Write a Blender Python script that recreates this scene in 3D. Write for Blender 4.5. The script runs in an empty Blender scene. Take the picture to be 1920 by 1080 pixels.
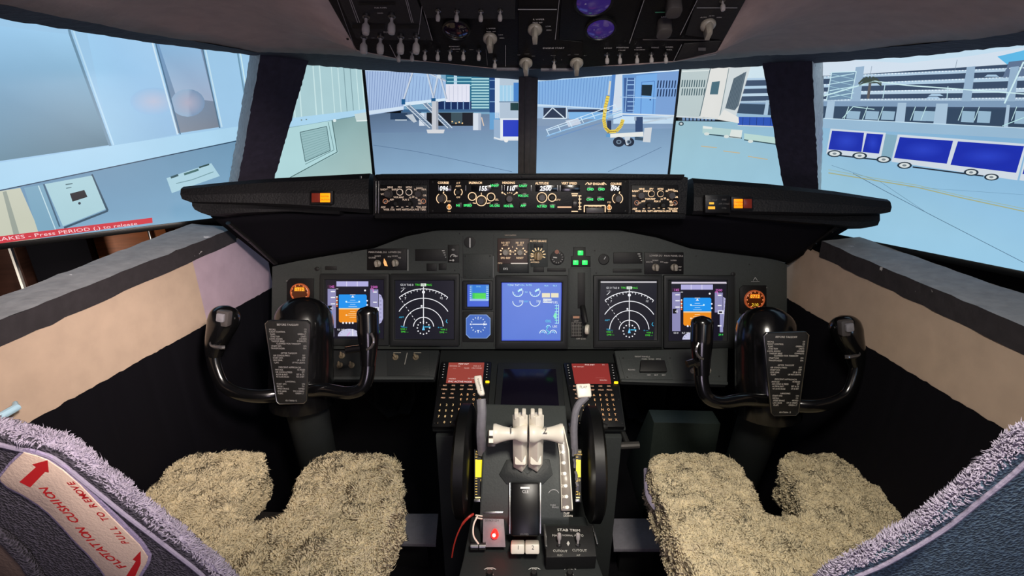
import bpy, bmesh, math, random
import numpy as np
from mathutils import Vector, Matrix, noise
random.seed(7)
S = bpy.context.scene
COL = S.collection
PI = math.pi
# ---------------------------------------------------------------- camera
F = 880.0
PITCH = math.radians(20.0); YAW = math.radians(1.95)
CAM = Vector((0, 0, 1.30))
cam_rot = Matrix.Rotation(YAW, 3, 'Z') @ Matrix.Rotation(PI/2 - PITCH, 3, 'X')
cd = bpy.data.cameras.new('camera'); co = bpy.data.objects.new('camera', cd); COL.objects.link(co)
cd.sensor_width = 36; cd.lens = F/1920*36; cd.clip_start = 0.02; cd.clip_end = 50
co.matrix_world = Matrix.Translation(CAM) @ cam_rot.to_4x4()
S.camera = co

def ray(px, py):
    return cam_rot @ Vector(((px-960)/F, (540-py)/F, -1.0))
def W(px, py, t):
    return CAM + ray(px, py)*t
def hit(px, py, O, N):
    r = ray(px, py)
    return CAM + r*((O-CAM).dot(N)/r.dot(N))
def at_z(px, py, z):
    r = ray(px, py); return CAM + r*((z-CAM.z)/r.z)
def at_y(px, py, y):
    r = ray(px, py); return CAM + r*((y-CAM.y)/r.y)
def at_x(px, py, x):
    r = ray(px, py); return CAM + r*((x-CAM.x)/r.x)

def capr(path, r, R):
    """round off the end of a tube"""
    d = 0; out = list(r)
    for i in range(len(path)-1, -1, -1):
        if i < len(path)-1: d += (Vector(path[i+1])-Vector(path[i])).length
        if d < R: out[i] = max(.003, out[i]*math.sqrt(max(0, 1-(1-d/R)**2)))
    return out
class Frame:
    def __init__(s, O, U, V):
        s.O = Vector(O); s.U = Vector(U).normalized()
        V = Vector(V); V = (V - s.U*V.dot(s.U)).normalized()
        s.V = V; s.N = s.U.cross(V).normalized()
    def uv(s, px, py):
        d = hit(px, py, s.O, s.N) - s.O
        return (d.dot(s.U), d.dot(s.V))
    def M(s, u=0, v=0, h=0):
        p = s.O + s.U*u + s.V*v + s.N*h
        m = Matrix((s.U, s.V, s.N)).transposed().to_4x4(); m.translation = p
        return m
    def Mpx(s, px, py, h=0):
        u, v = s.uv(px, py); return s.M(u, v, h)
    def mm(s, px, py):                      # metres per pixel at this spot
        a = s.uv(px-.5, py); b = s.uv(px+.5, py)
        return math.hypot(a[0]-b[0], a[1]-b[1])
    def poly(s, pts):
        return [s.uv(*p) for p in pts]

# ---------------------------------------------------------------- colours and materials
def lin(c):
    return tuple(((x/255)/12.92 if x/255 <= 0.04045 else ((x/255+0.055)/1.055)**2.4) for x in c)
MATS = {}
def mat(name, rgb=(128,128,128), rough=.6, metal=0, bump=0, scale=40, var=0, coat=0, emit=None, spec=.5, kind='noise', stretch=None, chips=None):
    if name in MATS: return MATS[name]
    m = bpy.data.materials.new(name); m.use_nodes = True
    nt = m.node_tree; b = nt.nodes['Principled BSDF']
    c = lin(rgb); b.inputs['Base Color'].default_value = (*c, 1)
    b.inputs['Roughness'].default_value = rough; b.inputs['Metallic'].default_value = metal
    b.inputs['Specular IOR Level'].default_value = spec
    if coat: b.inputs['Coat Weight'].default_value = coat; b.inputs['Coat Roughness'].default_value = .1
    if emit:
        b.inputs['Emission Color'].default_value = (*lin(emit[0]), 1); b.inputs['Emission Strength'].default_value = emit[1]
    tc = nt.nodes.new('ShaderNodeTexCoord')
    if kind == 'voronoi': tx = nt.nodes.new('ShaderNodeTexVoronoi'); out = 'Distance'
    else:
        tx = nt.nodes.new('ShaderNodeTexNoise'); tx.inputs['Detail'].default_value = 6; out = 'Fac'
    tx.inputs['Scale'].default_value = scale
    src = tc.outputs['Object']
    if stretch:
        mp = nt.nodes.new('ShaderNodeMapping'); mp.inputs['Scale'].default_value = stretch
        nt.links.new(src, mp.inputs['Vector']); src = mp.outputs['Vector']
    nt.links.new(src, tx.inputs['Vector'])
    if var:
        r = nt.nodes.new('ShaderNodeValToRGB')
        r.color_ramp.elements[0].position = .3; r.color_ramp.elements[1].position = .7
        r.color_ramp.elements[0].color = (*[x*(1-var) for x in c], 1)
        r.color_ramp.elements[1].color = (*[min(1, x*(1+var)) for x in c], 1)
        nt.links.new(tx.outputs[out], r.inputs['Fac']); nt.links.new(r.outputs['Color'], b.inputs['Base Color'])
    if chips:                                    # flaked paint: small irregular spots of the plaster below
        t2 = nt.nodes.new('ShaderNodeTexNoise'); t2.inputs['Scale'].default_value = chips[0]; t2.inputs['Detail'].default_value = 4; nt.links.new(src, t2.inputs['Vector'])
        mr = nt.nodes.new('ShaderNodeMapRange'); mr.inputs['From Min'].default_value = chips[1]; mr.inputs['From Max'].default_value = chips[1]+.02; nt.links.new(t2.outputs['Fac'], mr.inputs['Value'])
        mx = nt.nodes.new('ShaderNodeMix'); mx.data_type = 'RGBA'; mx.inputs[6].default_value = (*c, 1); mx.inputs[7].default_value = (*lin(chips[2]), 1)
        if var: nt.links.new(r.outputs['Color'], mx.inputs[6])
        nt.links.new(mr.outputs['Result'], mx.inputs[0]); nt.links.new(mx.outputs[2], b.inputs['Base Color'])
    if bump:
        bp = nt.nodes.new('ShaderNodeBump'); bp.inputs['Strength'].default_value = bump; bp.inputs['Distance'].default_value = .004
        nt.links.new(tx.outputs[out], bp.inputs['Height']); nt.links.new(bp.outputs['Normal'], b.inputs['Normal'])
    MATS[name] = m
    return m
def vc_mat(name, strength=None, rough=.5):
    if name in MATS: return MATS[name]
    m = bpy.data.materials.new(name); m.use_nodes = True; nt = m.node_tree
    b = nt.nodes['Principled BSDF']; a = nt.nodes.new('ShaderNodeAttribute'); a.attribute_name = 'Col'
    if strength is None:
        nt.links.new(a.outputs['Color'], b.inputs['Base Color']); b.inputs['Roughness'].default_value = rough
        tx = nt.nodes.new('ShaderNodeTexNoise'); tx.inputs['Scale'].default_value = 300
        bp = nt.nodes.new('ShaderNodeBump'); bp.inputs['Strength'].default_value = .1; bp.inputs['Distance'].default_value = .001
        nt.links.new(tx.outputs['Fac'], bp.inputs['Height']); nt.links.new(bp.outputs['Normal'], b.inputs['Normal'])
    else:
        b.inputs['Base Color'].default_value = (0.01, .01, .01, 1); b.inputs['Roughness'].default_value = rough
        # a fine luminance grain of the picture on the screen
        tc = nt.nodes.new('ShaderNodeTexCoord'); tx = nt.nodes.new('ShaderNodeTexNoise'); tx.inputs['Scale'].default_value = 9; tx.inputs['Detail'].default_value = 8
        nt.links.new(tc.outputs['Object'], tx.inputs['Vector'])
        mr = nt.nodes.new('ShaderNodeMapRange'); mr.inputs['To Min'].default_value = .93*strength; mr.inputs['To Max'].default_value = 1.05*strength
        nt.links.new(tx.outputs['Fac'], mr.inputs['Value'])
        nt.links.new(a.outputs['Color'], b.inputs['Emission Color']); nt.links.new(mr.outputs['Result'], b.inputs['Emission Strength'])
    MATS[name] = m
    return m
SCREEN = vc_mat('lit_screen_picture', 1.0, .35)
BACKLIT = vc_mat('backlit_legend', 1.15, .5)
PRINT = vc_mat('printed_marking', None, .5)

# ---------------------------------------------------------------- objects
WM = {}
def root(name, label, cat, loc=None, group=None, M=None):
    o = bpy.data.objects.new(name, None); COL.objects.link(o); o.empty_display_size = .02
    m = M if M is not None else Matrix.Translation(Vector(loc))
    o.matrix_world = m; WM[o.name] = m.copy()
    o['label'] = label; o['category'] = cat
    if group: o['group'] = group
    return o
def part(name, me, parent=None, M=None, label=None):
    o = bpy.data.objects.new(name, me)
    if M is None:                                 # mesh given in world coordinates: put its origin in its middle
        n = len(me.vertices); c = Vector((0, 0, 0))
        for v in me.vertices: c += v.co
        c /= max(n, 1); me.transform(Matrix.Translation(-c)); M = Matrix.Translation(c)
    COL.objects.link(o)
    if parent is not None:
        o.parent = parent; o.matrix_basis = WM[parent.name].inverted() @ M
    else: o.matrix_basis = M
    WM[o.name] = M.copy()
    if label: o['label'] = label
    return o
def thing(name, me, label, cat, M=None, group=None):
    o = part(name, me, None, M); o['label'] = label; o['category'] = cat
    if group: o['group'] = group
    return o
def struct(name, me, M=None, parent=None):
    o = part(name, me, parent, M)
    if parent is None: o['kind'] = 'structure'
    return o

class MB:
    def __init__(s): s.v = []; s.f = []; s.mi = []
    def add(s, vs, fs, M=None, mi=0):
        k = len(s.v)
        s.v += [tuple(M @ Vector(p)) if M is not None else tuple(p) for p in vs]
        s.f += [tuple(i+k for i in f) for f in fs]; s.mi += [mi]*len(fs)
        return s
    def prism(s, out, z0, z1, M=None, mi=0, top=None):
        n = len(out); top = top or out
        vs = [(x, y, z0) for x, y in out] + [(x, y, z1) for x, y in top]
        fs = [tuple(range(n-1, -1, -1)), tuple(range(n, 2*n))] + [(i, (i+1) % n, n+(i+1) % n, n+i) for i in range(n)]
        return s.add(vs, fs, M, mi)
    def box(s, c, sz, M=None, mi=0):
        x, y, z = c; a, b, d = sz[0]/2, sz[1]/2, sz[2]/2
        return s.prism([(x-a, y-b), (x+a, y-b), (x+a, y+b), (x-a, y+b)], z-d, z+d, M, mi)
    def lathe(s, prof, n=20, M=None, mi=0, wob=None):
        vs = []; fs = []
        for r, z in prof:
            for k in range(n):
                a = 2*PI*k/n; rr = r*(wob(a, z) if wob else 1)
                vs.append((rr*math.cos(a), rr*math.sin(a), z))
        for i in range(len(prof)-1):
            for k in range(n):
                a = i*n+k; b = i*n+(k+1) % n; fs.append((a, b, b+n, a+n))
        fs.append(tuple(range(n-1, -1, -1))); m = (len(prof)-1)*n; fs.append(tuple(range(m, m+n)))
        return s.add(vs, fs, M, mi)
    def tube(s, pts, rad, n=10, M=None, mi=0, flat=1.0, up=None):
        pts = [Vector(p) for p in pts]
        if not hasattr(rad, '__len__'): rad = [rad]*len(pts)
        T = []
        for i in range(len(pts)):
            a = pts[max(i-1, 0)]; b = pts[min(i+1, len(pts)-1)]; T.append((b-a).normalized())
        x = Vector(up) if up else (Vector((0, 0, 1)) if abs(T[0].z) < .9 else Vector((1, 0, 0)))
        vs = []
        for p, t, r in zip(pts, T, rad):
            x = (x - t*x.dot(t)).normalized(); y = t.cross(x)
            for k in range(n):
                a = 2*PI*k/n; vs.append(p + x*math.cos(a)*r*flat + y*math.sin(a)*r)
        fs = []
        for i in range(len(pts)-1):
            for k in range(n):
                a = i*n+k; b = i*n+(k+1) % n; fs.append((a, b, b+n, a+n))
        fs.append(tuple(range(n-1, -1, -1))); m = (len(pts)-1)*n; fs.append(tuple(range(m, m+n)))
        return s.add(vs, fs, M, mi)
    def loft(s, A, B, n=1, M=None, mi=0, fn=None):
        """A, B: equal-length polylines; n steps between"""
        m = len(A); vs = []
        for j in range(n+1):
            t = j/n
            for i in range(m):
                p = Vector(A[i]).lerp(Vector(B[i]), t)
                if fn: p = fn(p, i/(m-1), t)
                vs.append(p)
        fs = [(j*m+i, j*m+i+1, (j+1)*m+i+1, (j+1)*m+i) for j in range(n) for i in range(m-1)]
        return s.add(vs, fs, M, mi)
    def mesh(s, name, mats, bevel=0, seg=2, angle=35, smooth=True):
        me = bpy.data.meshes.new(name); me.from_pydata(s.v, [], s.f)
        if not isinstance(mats, (list, tuple)): mats = [mats]
        for m in mats: me.materials.append(m)
        for p, i in zip(me.polygons, s.mi): p.material_index = i
        bm = bmesh.new(); bm.from_mesh(me)
        bmesh.ops.recalc_face_normals(bm, faces=bm.faces)
        if bevel:
            es = [e for e in bm.edges if len(e.link_faces) == 2 and e.calc_face_angle(0) > math.radians(angle)]
            bmesh.ops.bevel(bm, geom=es, offset=bevel, segments=seg, affect='EDGES', clamp_overlap=True, profile=.5)
        bm.to_mesh(me); bm.free()
        if smooth:
            for p in me.polygons: p.use_smooth = True
            me.set_sharp_from_angle(angle=math.radians(angle))
        me.update()
        return me
def rrect(w, h, r, n=4, cx=0, cy=0):
    o = []
    for qx, qy, a0 in ((1, 1, 0), (-1, 1, 90), (-1, -1, 180), (1, -1, 270)):
        for k in range(n+1):
            a = math.radians(a0 + 90*k/n); o.append((cx+qx*(w/2-r)+r*math.cos(a), cy+qy*(h/2-r)+r*math.sin(a)))
    return o
def circle(r, n=24, cx=0, cy=0): return [(cx+r*math.cos(2*PI*k/n), cy+r*math.sin(2*PI*k/n)) for k in range(n)]
def dens(pts, step):
    out = [Vector(pts[0])]
    for a, b in zip(pts, pts[1:]):
        a = Vector(a); b = Vector(b); n = max(1, int((b-a).length/step))
        out += [a.lerp(b, (k+1)/n) for k in range(n)]
    return out
def smooth_path(pts, n=8):
    P = [Vector(p) for p in pts]; P = [P[0]*2-P[1]] + P + [P[-1]*2-P[-2]]; out = []
    for i in range(1, len(P)-2):
        for k in range(n):
            t = k/n; a, b, c, d = P[i-1:i+3]
            out.append(.5*((2*b)+(c-a)*t+(2*a-5*b+4*c-d)*t*t+(3*b-a-3*c+d)*t**3))
    out.append(P[-2]); return out
def resample(pts, n):
    P = [Vector(p) for p in pts]; L = [0]
    for a, b in zip(P, P[1:]): L.append(L[-1]+(b-a).length)
    out = []; j = 0
    for k in range(n):
        d = L[-1]*k/(n-1)
        while j < len(P)-2 and L[j+1] < d: j += 1
        out.append(P[j].lerp(P[j+1], (d-L[j])/max(1e-9, L[j+1]-L[j])))
    return out
# ---------------------------------------------------------------- text and flat artwork
_tc = {}
def glyphs(txt, bold=0):
    key_ = (txt, bold)
    if key_ in _tc: return _tc[key_]
    c = bpy.data.curves.new('t', 'FONT'); c.body = txt; c.size = 1; c.align_x = 'CENTER'; c.resolution_u = 2; c.offset = bold
    o = bpy.data.objects.new('t', c); me = o.to_mesh()
    vs = [(v.co.x, v.co.y-.35) for v in me.vertices]; fs = [tuple(p.vertices) for p in me.polygons]
    o.to_mesh_clear(); bpy.data.objects.remove(o); bpy.data.curves.remove(c)
    _tc[key_] = (vs, fs); return _tc[key_]
class Paint:
    """flat artwork on a real surface: polygons in the surface's own metres"""
    def __init__(s, fr, clip=None): s.fr = fr; s.P = []; s.T = []; s.clip = clip
    def _c(s, pts):
        if not s.clip: return pts
        x0, y0, x1, y1 = s.clip
        for ax, lim, sg in ((0, x0, 1), (0, x1, -1), (1, y0, 1), (1, y1, -1)):
            out = []
            for i in range(len(pts)):
                a, b = pts[i-1], pts[i]; da, db = sg*(a[ax]-lim), sg*(b[ax]-lim)
                if (da < 0) != (db < 0):
                    t = da/(da-db); out.append(tuple(a[k]+(b[k]-a[k])*t for k in range(5)))
                if db >= 0: out.append(b)
            pts = out
            if not pts: return pts
        return pts
    def uvpoly(s, pts, col, h=1):
        if isinstance(col[0], (tuple, list)): q = [(p[0], p[1], *lin(c)) for p, c in zip(pts, col)]
        else:
            l = lin(col); q = [(p[0], p[1], *l) for p in pts]
        q = s._c(q)
        if len(q) > 2: s.P.append((q, h))
        return s
    def poly(s, pts, col, h=1): return s.uvpoly([s.fr.uv(*p) for p in pts], col, h)
    def rect(s, x0, y0, x1, y1, col, h=1): return s.poly([(x0, y0), (x1, y0), (x1, y1), (x0, y1)], col, h)
    def vgrad(s, x0, y0, x1, y1, c0, c1, h=1): return s.poly([(x0, y0), (x1, y0), (x1, y1), (x0, y1)], [c0, c0, c1, c1], h)
    def line(s, pts, w, col, h=2):
        for a, b in zip(pts, pts[1:]):
            dx, dy = b[0]-a[0], b[1]-a[1]; L = math.hypot(dx, dy) or 1; nx, ny = -dy/L*w/2, dx/L*w/2
            s.poly([(a[0]+nx, a[1]+ny), (b[0]+nx, b[1]+ny), (b[0]-nx, b[1]-ny), (a[0]-nx, a[1]-ny)], col, h)
        return s
    def arc(s, cx, cy, r, a0, a1, w, col, h=2, n=24, ry=None):
        ry = ry or r
        return s.line([(cx+r*math.cos(math.radians(a0+(a1-a0)*k/n)), cy-ry*math.sin(math.radians(a0+(a1-a0)*k/n))) for k in range(n+1)], w, col, h)
    def disc(s, cx, cy, r, col, h=2, n=16, ry=None):
        ry = ry or r
        return s.poly([(cx+r*math.cos(2*PI*k/n), cy+ry*math.sin(2*PI*k/n)) for k in range(n)], col, h)
    def text(s, txt, px, py, hp, col, h=3, rot=0, shear=0, wid=1.0, bold=0):
        """centre at px,py; capital height hp in pixels; rot in degrees about the surface normal"""
        vs, fs = glyphs(txt, bold); u, v = s.fr.uv(px, py); k = hp*s.fr.mm(px, py)/.7
        c, sn = math.cos(math.radians(rot)), math.sin(math.radians(rot)); l = lin(col)
        q = []
        for x, y in vs:
            x = (x+shear*y)*wid*k; y = y*k; q.append((u+x*c-y*sn, v+x*sn+y*c))
        for f in fs:
            pp = s._c([(*q[i], *l) for i in f])
            if len(pp) > 2: s.P.append((pp, h))
        return s
    def glow(s, cx, cy, rx, ry, c0, ce, h=2, n=20):
        e = [(cx+rx*math.cos(2*PI*k/n), cy+ry*math.sin(2*PI*k/n)) for k in range(n)]; f = ce if callable(ce) else (lambda x, y: ce)
        for a, b in zip(e, e[1:]+e[:1]): s.poly([(cx, cy), a, b], [c0, f(*a), f(*b)], h)
        return s
    def build(s, name, parent, material, step=.00025, h0=0, label=None):
        me = bpy.data.meshes.new(name); vs = []; fs = []; cs = []
        for q, h in s.P:
            k = len(vs); vs += [(p[0], p[1], h0+h*step) for p in q]; fs.append(tuple(range(k, k+len(q))))
            for p in q: cs += [p[2], p[3], p[4], 1]
        me.from_pydata(vs, [], fs); me.materials.append(material)
        at = me.color_attributes.new('Col', 'FLOAT_COLOR', 'CORNER'); at.data.foreach_set('color', cs)
        # keep every face looking along +N
        me.update()
        flip = [p.index for p in me.polygons if p.normal.z < 0]
        if flip:
            bm = bmesh.new(); bm.from_mesh(me); bm.faces.ensure_lookup_table()
            bmesh.ops.reverse_faces(bm, faces=[bm.faces[i] for i in flip]); bm.to_mesh(me); bm.free()
        n = len(me.vertices); cx = sum(v.co.x for v in me.vertices)/n; cy = sum(v.co.y for v in me.vertices)/n
        me.transform(Matrix.Translation((-cx, -cy, -h0)))
        return part(name, me, parent, s.fr.M(cx, cy, h0), label)
# ================================================================ materials of the place
M_ceil = mat('taupe_painted_plaster', (182, 163, 158), .9, bump=.5, scale=35, var=.08, chips=(11, .70, (205, 190, 190)))
M_head = mat('rough_navy_black_paint', (52, 47, 64), .85, bump=.7, scale=60, var=.2)
M_sill = mat('grey_painted_plaster', (146, 148, 152), .8, bump=.6, scale=45, var=.15, chips=(38, .71, (225, 225, 228)))
M_reveal = mat('lit_grey_reveal_plaster', (226, 222, 220), .85, bump=.7, scale=60, var=.15, chips=(60, .68, (90, 88, 92)))  # light falling on the pillar sides put into a paler grey
M_lip = mat('dark_grey_paint', (46, 42, 46), .8, bump=.5, scale=50, var=.2, chips=(45, .72, (190, 188, 190)))
M_beige = mat('beige_wall_paint', (188, 165, 146), .85, bump=.25, scale=25, var=.06)
M_pinklit = mat('beige_paint_pink_lit', (176, 156, 172), .85, bump=.25, scale=25, var=.06)  # same beige wall, with pinkish light put into its colour
M_black = mat('matt_black_paint', (8, 7, 14), .85, spec=.15, bump=.2, scale=30)
M_blackpl = mat('black_plastic', (16, 16, 17), .38, bump=.05, scale=200)
M_gloss = mat('gloss_black_plastic', (9, 9, 10), .2, coat=.3)
M_hood = mat('charcoal_hood_vinyl', (15, 15, 18), .55, spec=.3, bump=.3, scale=220)
M_panel = mat('dark_grey_panel_paint', (58, 62, 61), .55, spec=.3, bump=.12, scale=250, var=.08)
M_panel2 = mat('panel_edge_grey', (38, 41, 41), .5, spec=.3, bump=.12, scale=250)
M_bezel = mat('display_bezel', (36, 38, 39), .5, spec=.3, bump=.05, scale=200)
M_ovh = mat('overhead_panel_paint', (42, 41, 42), .55, spec=.3, bump=.1, scale=250, var=.08)
M_ovh2 = mat('overhead_black_module', (14, 13, 15), .5, spec=.3, bump=.1, scale=250)
M_floor = mat('dark_floor_carpet', (16, 15, 18), .95, spec=.1, bump=.6, scale=300, var=.3)
M_knob = mat('ivory_grey_knob', (150, 143, 132), .4, bump=.05, scale=80)
M_knobd = mat('dark_grey_knob', (66, 62, 62), .4, bump=.05, scale=80)
M_tip = mat('white_toggle_tip', (168, 162, 160), .25, bump=.03, scale=80)
M_metal = mat('brushed_steel', (150, 150, 150), .3, metal=1, bump=.05, scale=150)
M_ivory = mat('ivory_plastic', (226, 219, 204), .4, bump=.05, scale=60, var=.03)
M_rubber = mat('black_rubber', (14, 14, 14), .6, bump=.1, scale=100)
M_wood = mat('orange_wood', (196, 112, 58), .5, bump=.1, scale=6, var=.2, stretch=(1, 1, 12))
M_brown = mat('brown_wood', (82, 52, 42), .6, bump=.1, scale=6, var=.2, stretch=(1, 1, 12))
M_white = mat('white_painted_strip', (225, 222, 214), .5, bump=.05, scale=60)
M_yellow = mat('yellow_band', (222, 196, 30), .5, bump=.03, scale=60, emit=((255, 215, 20), .55))
M_alu = mat('grey_painted_plate', (118, 116, 122), .5, bump=.2, scale=90, var=.1)
M_screenoff = mat('unlit_screen', (20, 17, 30), .15, bump=.01, scale=10)

# ================================================================ the room around
mb = MB(); mb.box((0, .6, -.02), (7, 6, .04)); struct('floor', mb.mesh('floor', M_floor))

for nm_, c_, s_ in (('wall_back', (0, 3.55, 1.3), (7, .06, 2.6)), ('wall_room_left', (-3.5, .6, 1.3), (.06, 6, 2.6)), ('wall_room_right', (3.5, .6, 1.3), (.06, 6, 2.6))):
    mb = MB(); mb.box((0, 0, 0), s_); struct(nm_, mb.mesh('room_wall', mat('dark_room_wall', (58, 52, 52), .9, bump=.1)), Matrix.Translation(c_))
# ---- televisions
TVY = 1.9; ZB = .985; TVH = .70
pL = at_y(694, 260, TVY); pR = at_y(1262, 260, TVY)
cL = Vector((pL.x, TVY, ZB)); cR = Vector((pR.x, TVY, ZB))
eL = at_z(0, 459, ZB); eR = at_z(1920, 512, ZB)
BZ = .0065
def tv(name, label, A, B, ext, grp=None):
    """A,B bottom corners of the visible picture, left to right"""
    A = Vector(A); B = Vector(B); U = (B-A).normalized()
    if ext[0]: A = A - U*ext[0]
    if ext[1]: B = B + U*ext[1]
    w = (B-A).length; fr = Frame(A, U, (0, 0, 1))
    r = root(name, label, 'television', ((A.x+B.x)/2, (A.y+B.y)/2, 0))
    m = MB(); m.prism([(-.004, -.012), (w+.004, -.012), (w+.004, TVH+.012), (-.004, TVH+.012)], -.045, -.001)
    m.box((w/2, TVH/2, -.065), (w*.6, TVH*.6, .05))
    for x0, x1, y0, y1 in ((-.004, BZ, -.012, TVH+.012), (w-BZ, w+.004, -.012, TVH+.012), (-.004, w+.004, -.012, .004), (-.004, w+.004, TVH-.004, TVH+.012)): m.box(((x0+x1)/2, (y0+y1)/2, -.006), (x1-x0, y1-y0, .02))
    part('housing', m.mesh('tv_housing', M_blackpl, .001), r, fr.M())
    zf = -ZB
    for x in (w*.05, w*.95):
        m = MB(); m.box((x, (zf+.0)/2, -.06), (.05, -zf+.01, .03)); m.box((x, zf+.012, -.06), (.06, .024, .3)); part('leg', m.mesh('tv_leg', M_blackpl, .002), r, fr.M())
    return r, fr, Paint(fr, (0, 0, w, TVH)), w
# ---------------- left picture: close white jetway wall
r, fr, p, w = tv('television', 'large television outside the left windows, showing pale jetway panels and a red message strip',
                 (eL.x, eL.y, ZB), (cL.x, cL.y, ZB), (.16, 0))
B1 = (158, 200, 232); B2 = (128, 170, 200); B3 = (178, 214, 238)
p.poly([(-400, -300), (700, -300), (700, 560), (-400, 560)], B1, 0)
p.poly([(-400, 0), (132, 65), (205, 272), (-400, 360)], [(150, 198, 236), (160, 204, 236), (86, 122, 142), (110, 150, 170)], 1)
p.poly([(150, 0), (287, 85), (332, 252), (208, 275)], [(165, 210, 245), (165, 205, 238), (150, 190, 225), (150, 195, 225)], 1)
p.line([(110, -20), (132, 65), (207, 274)], 5, (110, 145, 170), 2); p.line([(118, -20), (140, 65), (213, 272)], 3, (185, 220, 242), 2)
p.poly([(255, -60), (292, 85), (334, 250), (413, 238), (380, 92), (345, -60)], [(110, 150, 190), (115, 155, 195), (130, 140, 155), (120, 130, 145), (135, 165, 205), (130, 160, 200)], 2)
p.poly([(265, -60), (345, -60), (376, 92), (400, 190), (330, 180), (300, 90)], [(150, 195, 230), (150, 190, 225), (150, 190, 225), (160, 175, 200), (165, 185, 210), (140, 180, 215)], 2.3)
p.line([(250, -60), (287, 85), (333, 252)], 3, (206, 230, 245), 3); p.line([(257, -60), (294, 90), (338, 252)], 2.5, (80, 115, 145), 3)
p.line([(345, -60), (380, 92), (412, 240)], 2.5, (86, 116, 140), 3); p.line([(350, -60), (385, 92), (416, 238)], 2.5, (196, 225, 240), 3)
p.line([(420, -60), (446, 102), (462, 200)], 3, (110, 150, 175), 3); p.line([(425, -60), (451, 102), (467, 200)], 2, (205, 235, 240), 3)
p.glow(288, 190, 44, 26, (186, 194, 216), (152, 193, 229), 1.6)  # soft peach reflection on the screen, painted into the picture
p.glow(352, 193, 32, 26, (176, 176, 196), lambda x, y: (122, 150, 182) if x > 352 else (150, 178, 206), 2.6)
# continuing corrugation seen through the next window
p.poly([(470, 80), (700, 100), (700, 210), (470, 240)], (170, 204, 210), 3.2)
for x in (522, 548, 560, 588, 600, 622, 634, 645, 657, 668, 678):
    p.line([(x-6, 60), (x+6, 235-(x-520)*.16)], 2.2 if x < 610 else 1.5, (128, 160, 168) if x % 2 else (200, 228, 230), 3.6)
p.poly([(-400, 372), (0, 305), (440, 238), (540, 222), (700, 203), (700, 214), (540, 240), (440, 265), (0, 357), (-400, 440)], (170, 212, 238), 4)
p.poly([(-400, 434), (0, 357), (440, 265), (540, 240), (540, 560), (-400, 560)], [(100, 140, 170), (104, 146, 178), (110, 150, 180), (120, 160, 190), (150, 195, 225), (150, 198, 226)], 4)
p.line([(-400, 434), (0, 357), (440, 265), (540, 239)], 2, (28, 62, 90), 5)
p.line([(543, 240), (690, 214)], 1.5, (110, 150, 160), 5)
p.poly([(-60, 368), (38, 352), (72, 430), (80, 470), (-60, 470)], (196, 200, 182), 5); p.poly([(5, 360), (12, 358), (40, 450), (28, 450)], (150, 160, 150), 6)
p.poly([(45, 352), (80, 346), (112, 430), (72, 436)], (120, 165, 190), 6); p.line([(82, 345), (112, 425)], 3, (60, 95, 120), 7); p.line([(72, 348), (104, 430)], 2, (190, 220, 230), 7)
p.poly([(84, 345), (172, 329), (198, 392), (118, 424)], (168, 206, 216), 7); p.line([(172, 327), (202, 395), (120, 427)], 4, (44, 78, 100), 6)
p.poly([(131, 363), (158, 356), (164, 369), (136, 378)], (8, 12, 24), 8); p.disc(149, 381, 2.5, (20, 40, 60), 8); p.line([(123, 346), (136, 344)], 2, (70, 105, 115), 8); p.line([(124, 353), (134, 351)], 1.5, (70, 105, 115), 8)
p.poly([(312, 334), (396, 306), (412, 330), (322, 362)], (170, 208, 222), 6)
p.line([(320, 333), (334, 328)], 4, (40, 80, 90), 7); p.line([(345, 327), (372, 318)], 4, (60, 105, 105), 7); p.line([(373, 314), (392, 308)], 3, (30, 70, 70), 7); p.line([(330, 344), (360, 337), (400, 322)], 1.5, (110, 150, 160), 7)
# wheel-bay panel and ground in the second window
p.poly([(540, 239), (700, 214), (700, 380), (500, 380)], [(120, 154, 156), (140, 172, 172), (176, 200, 196), (168, 204, 206)], 5)
p.poly([(540, 240), (622, 226), (634, 286), (544, 333), (505, 380), (500, 340)], (176, 214, 218), 6)
p.line([(622, 226), (632, 285), (545, 332), (520, 350)], 1.5, (70, 100, 100), 7); p.line([(615, 229), (626, 281), (572, 308)], 1.2, (110, 145, 148), 7)
p.poly([(562, 248), (612, 237), (619, 282), (572, 303)], (150, 186, 190), 7); p.line([(562, 248), (612, 237), (619, 282), (572, 303), (562, 248)], 1.2, (60, 90, 95), 8)
for k in range(11): p.line([(563+k*.9, 252+k*4.9), (613+k*.6, 241+k*3.8)], .8, (120, 160, 162), 8)
p.disc(627, 226, 3, (220, 235, 235), 7); p.disc(565, 225, 1.4, (110, 130, 130), 7); p.disc(574, 224, 1.4, (110, 130, 130), 7)
p.poly([(664, 214), (700, 208), (700, 226), (668, 228)], (196, 214, 214), 7); p.line([(668, 227), (690, 226)], 2, (230, 240, 240), 8)
# message strip along the bottom of the picture
p.poly([(-170, 463.5), (285, 408), (286, 417.5), (-170, 479)], (206, 52, 66), 9)
p.text('BRAKES - Press PERIOD (.) to release', 128, 433.5, 8.5, (250, 215, 220), 10, rot=0, wid=1.5)
p.build('picture', r, SCREEN)
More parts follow.
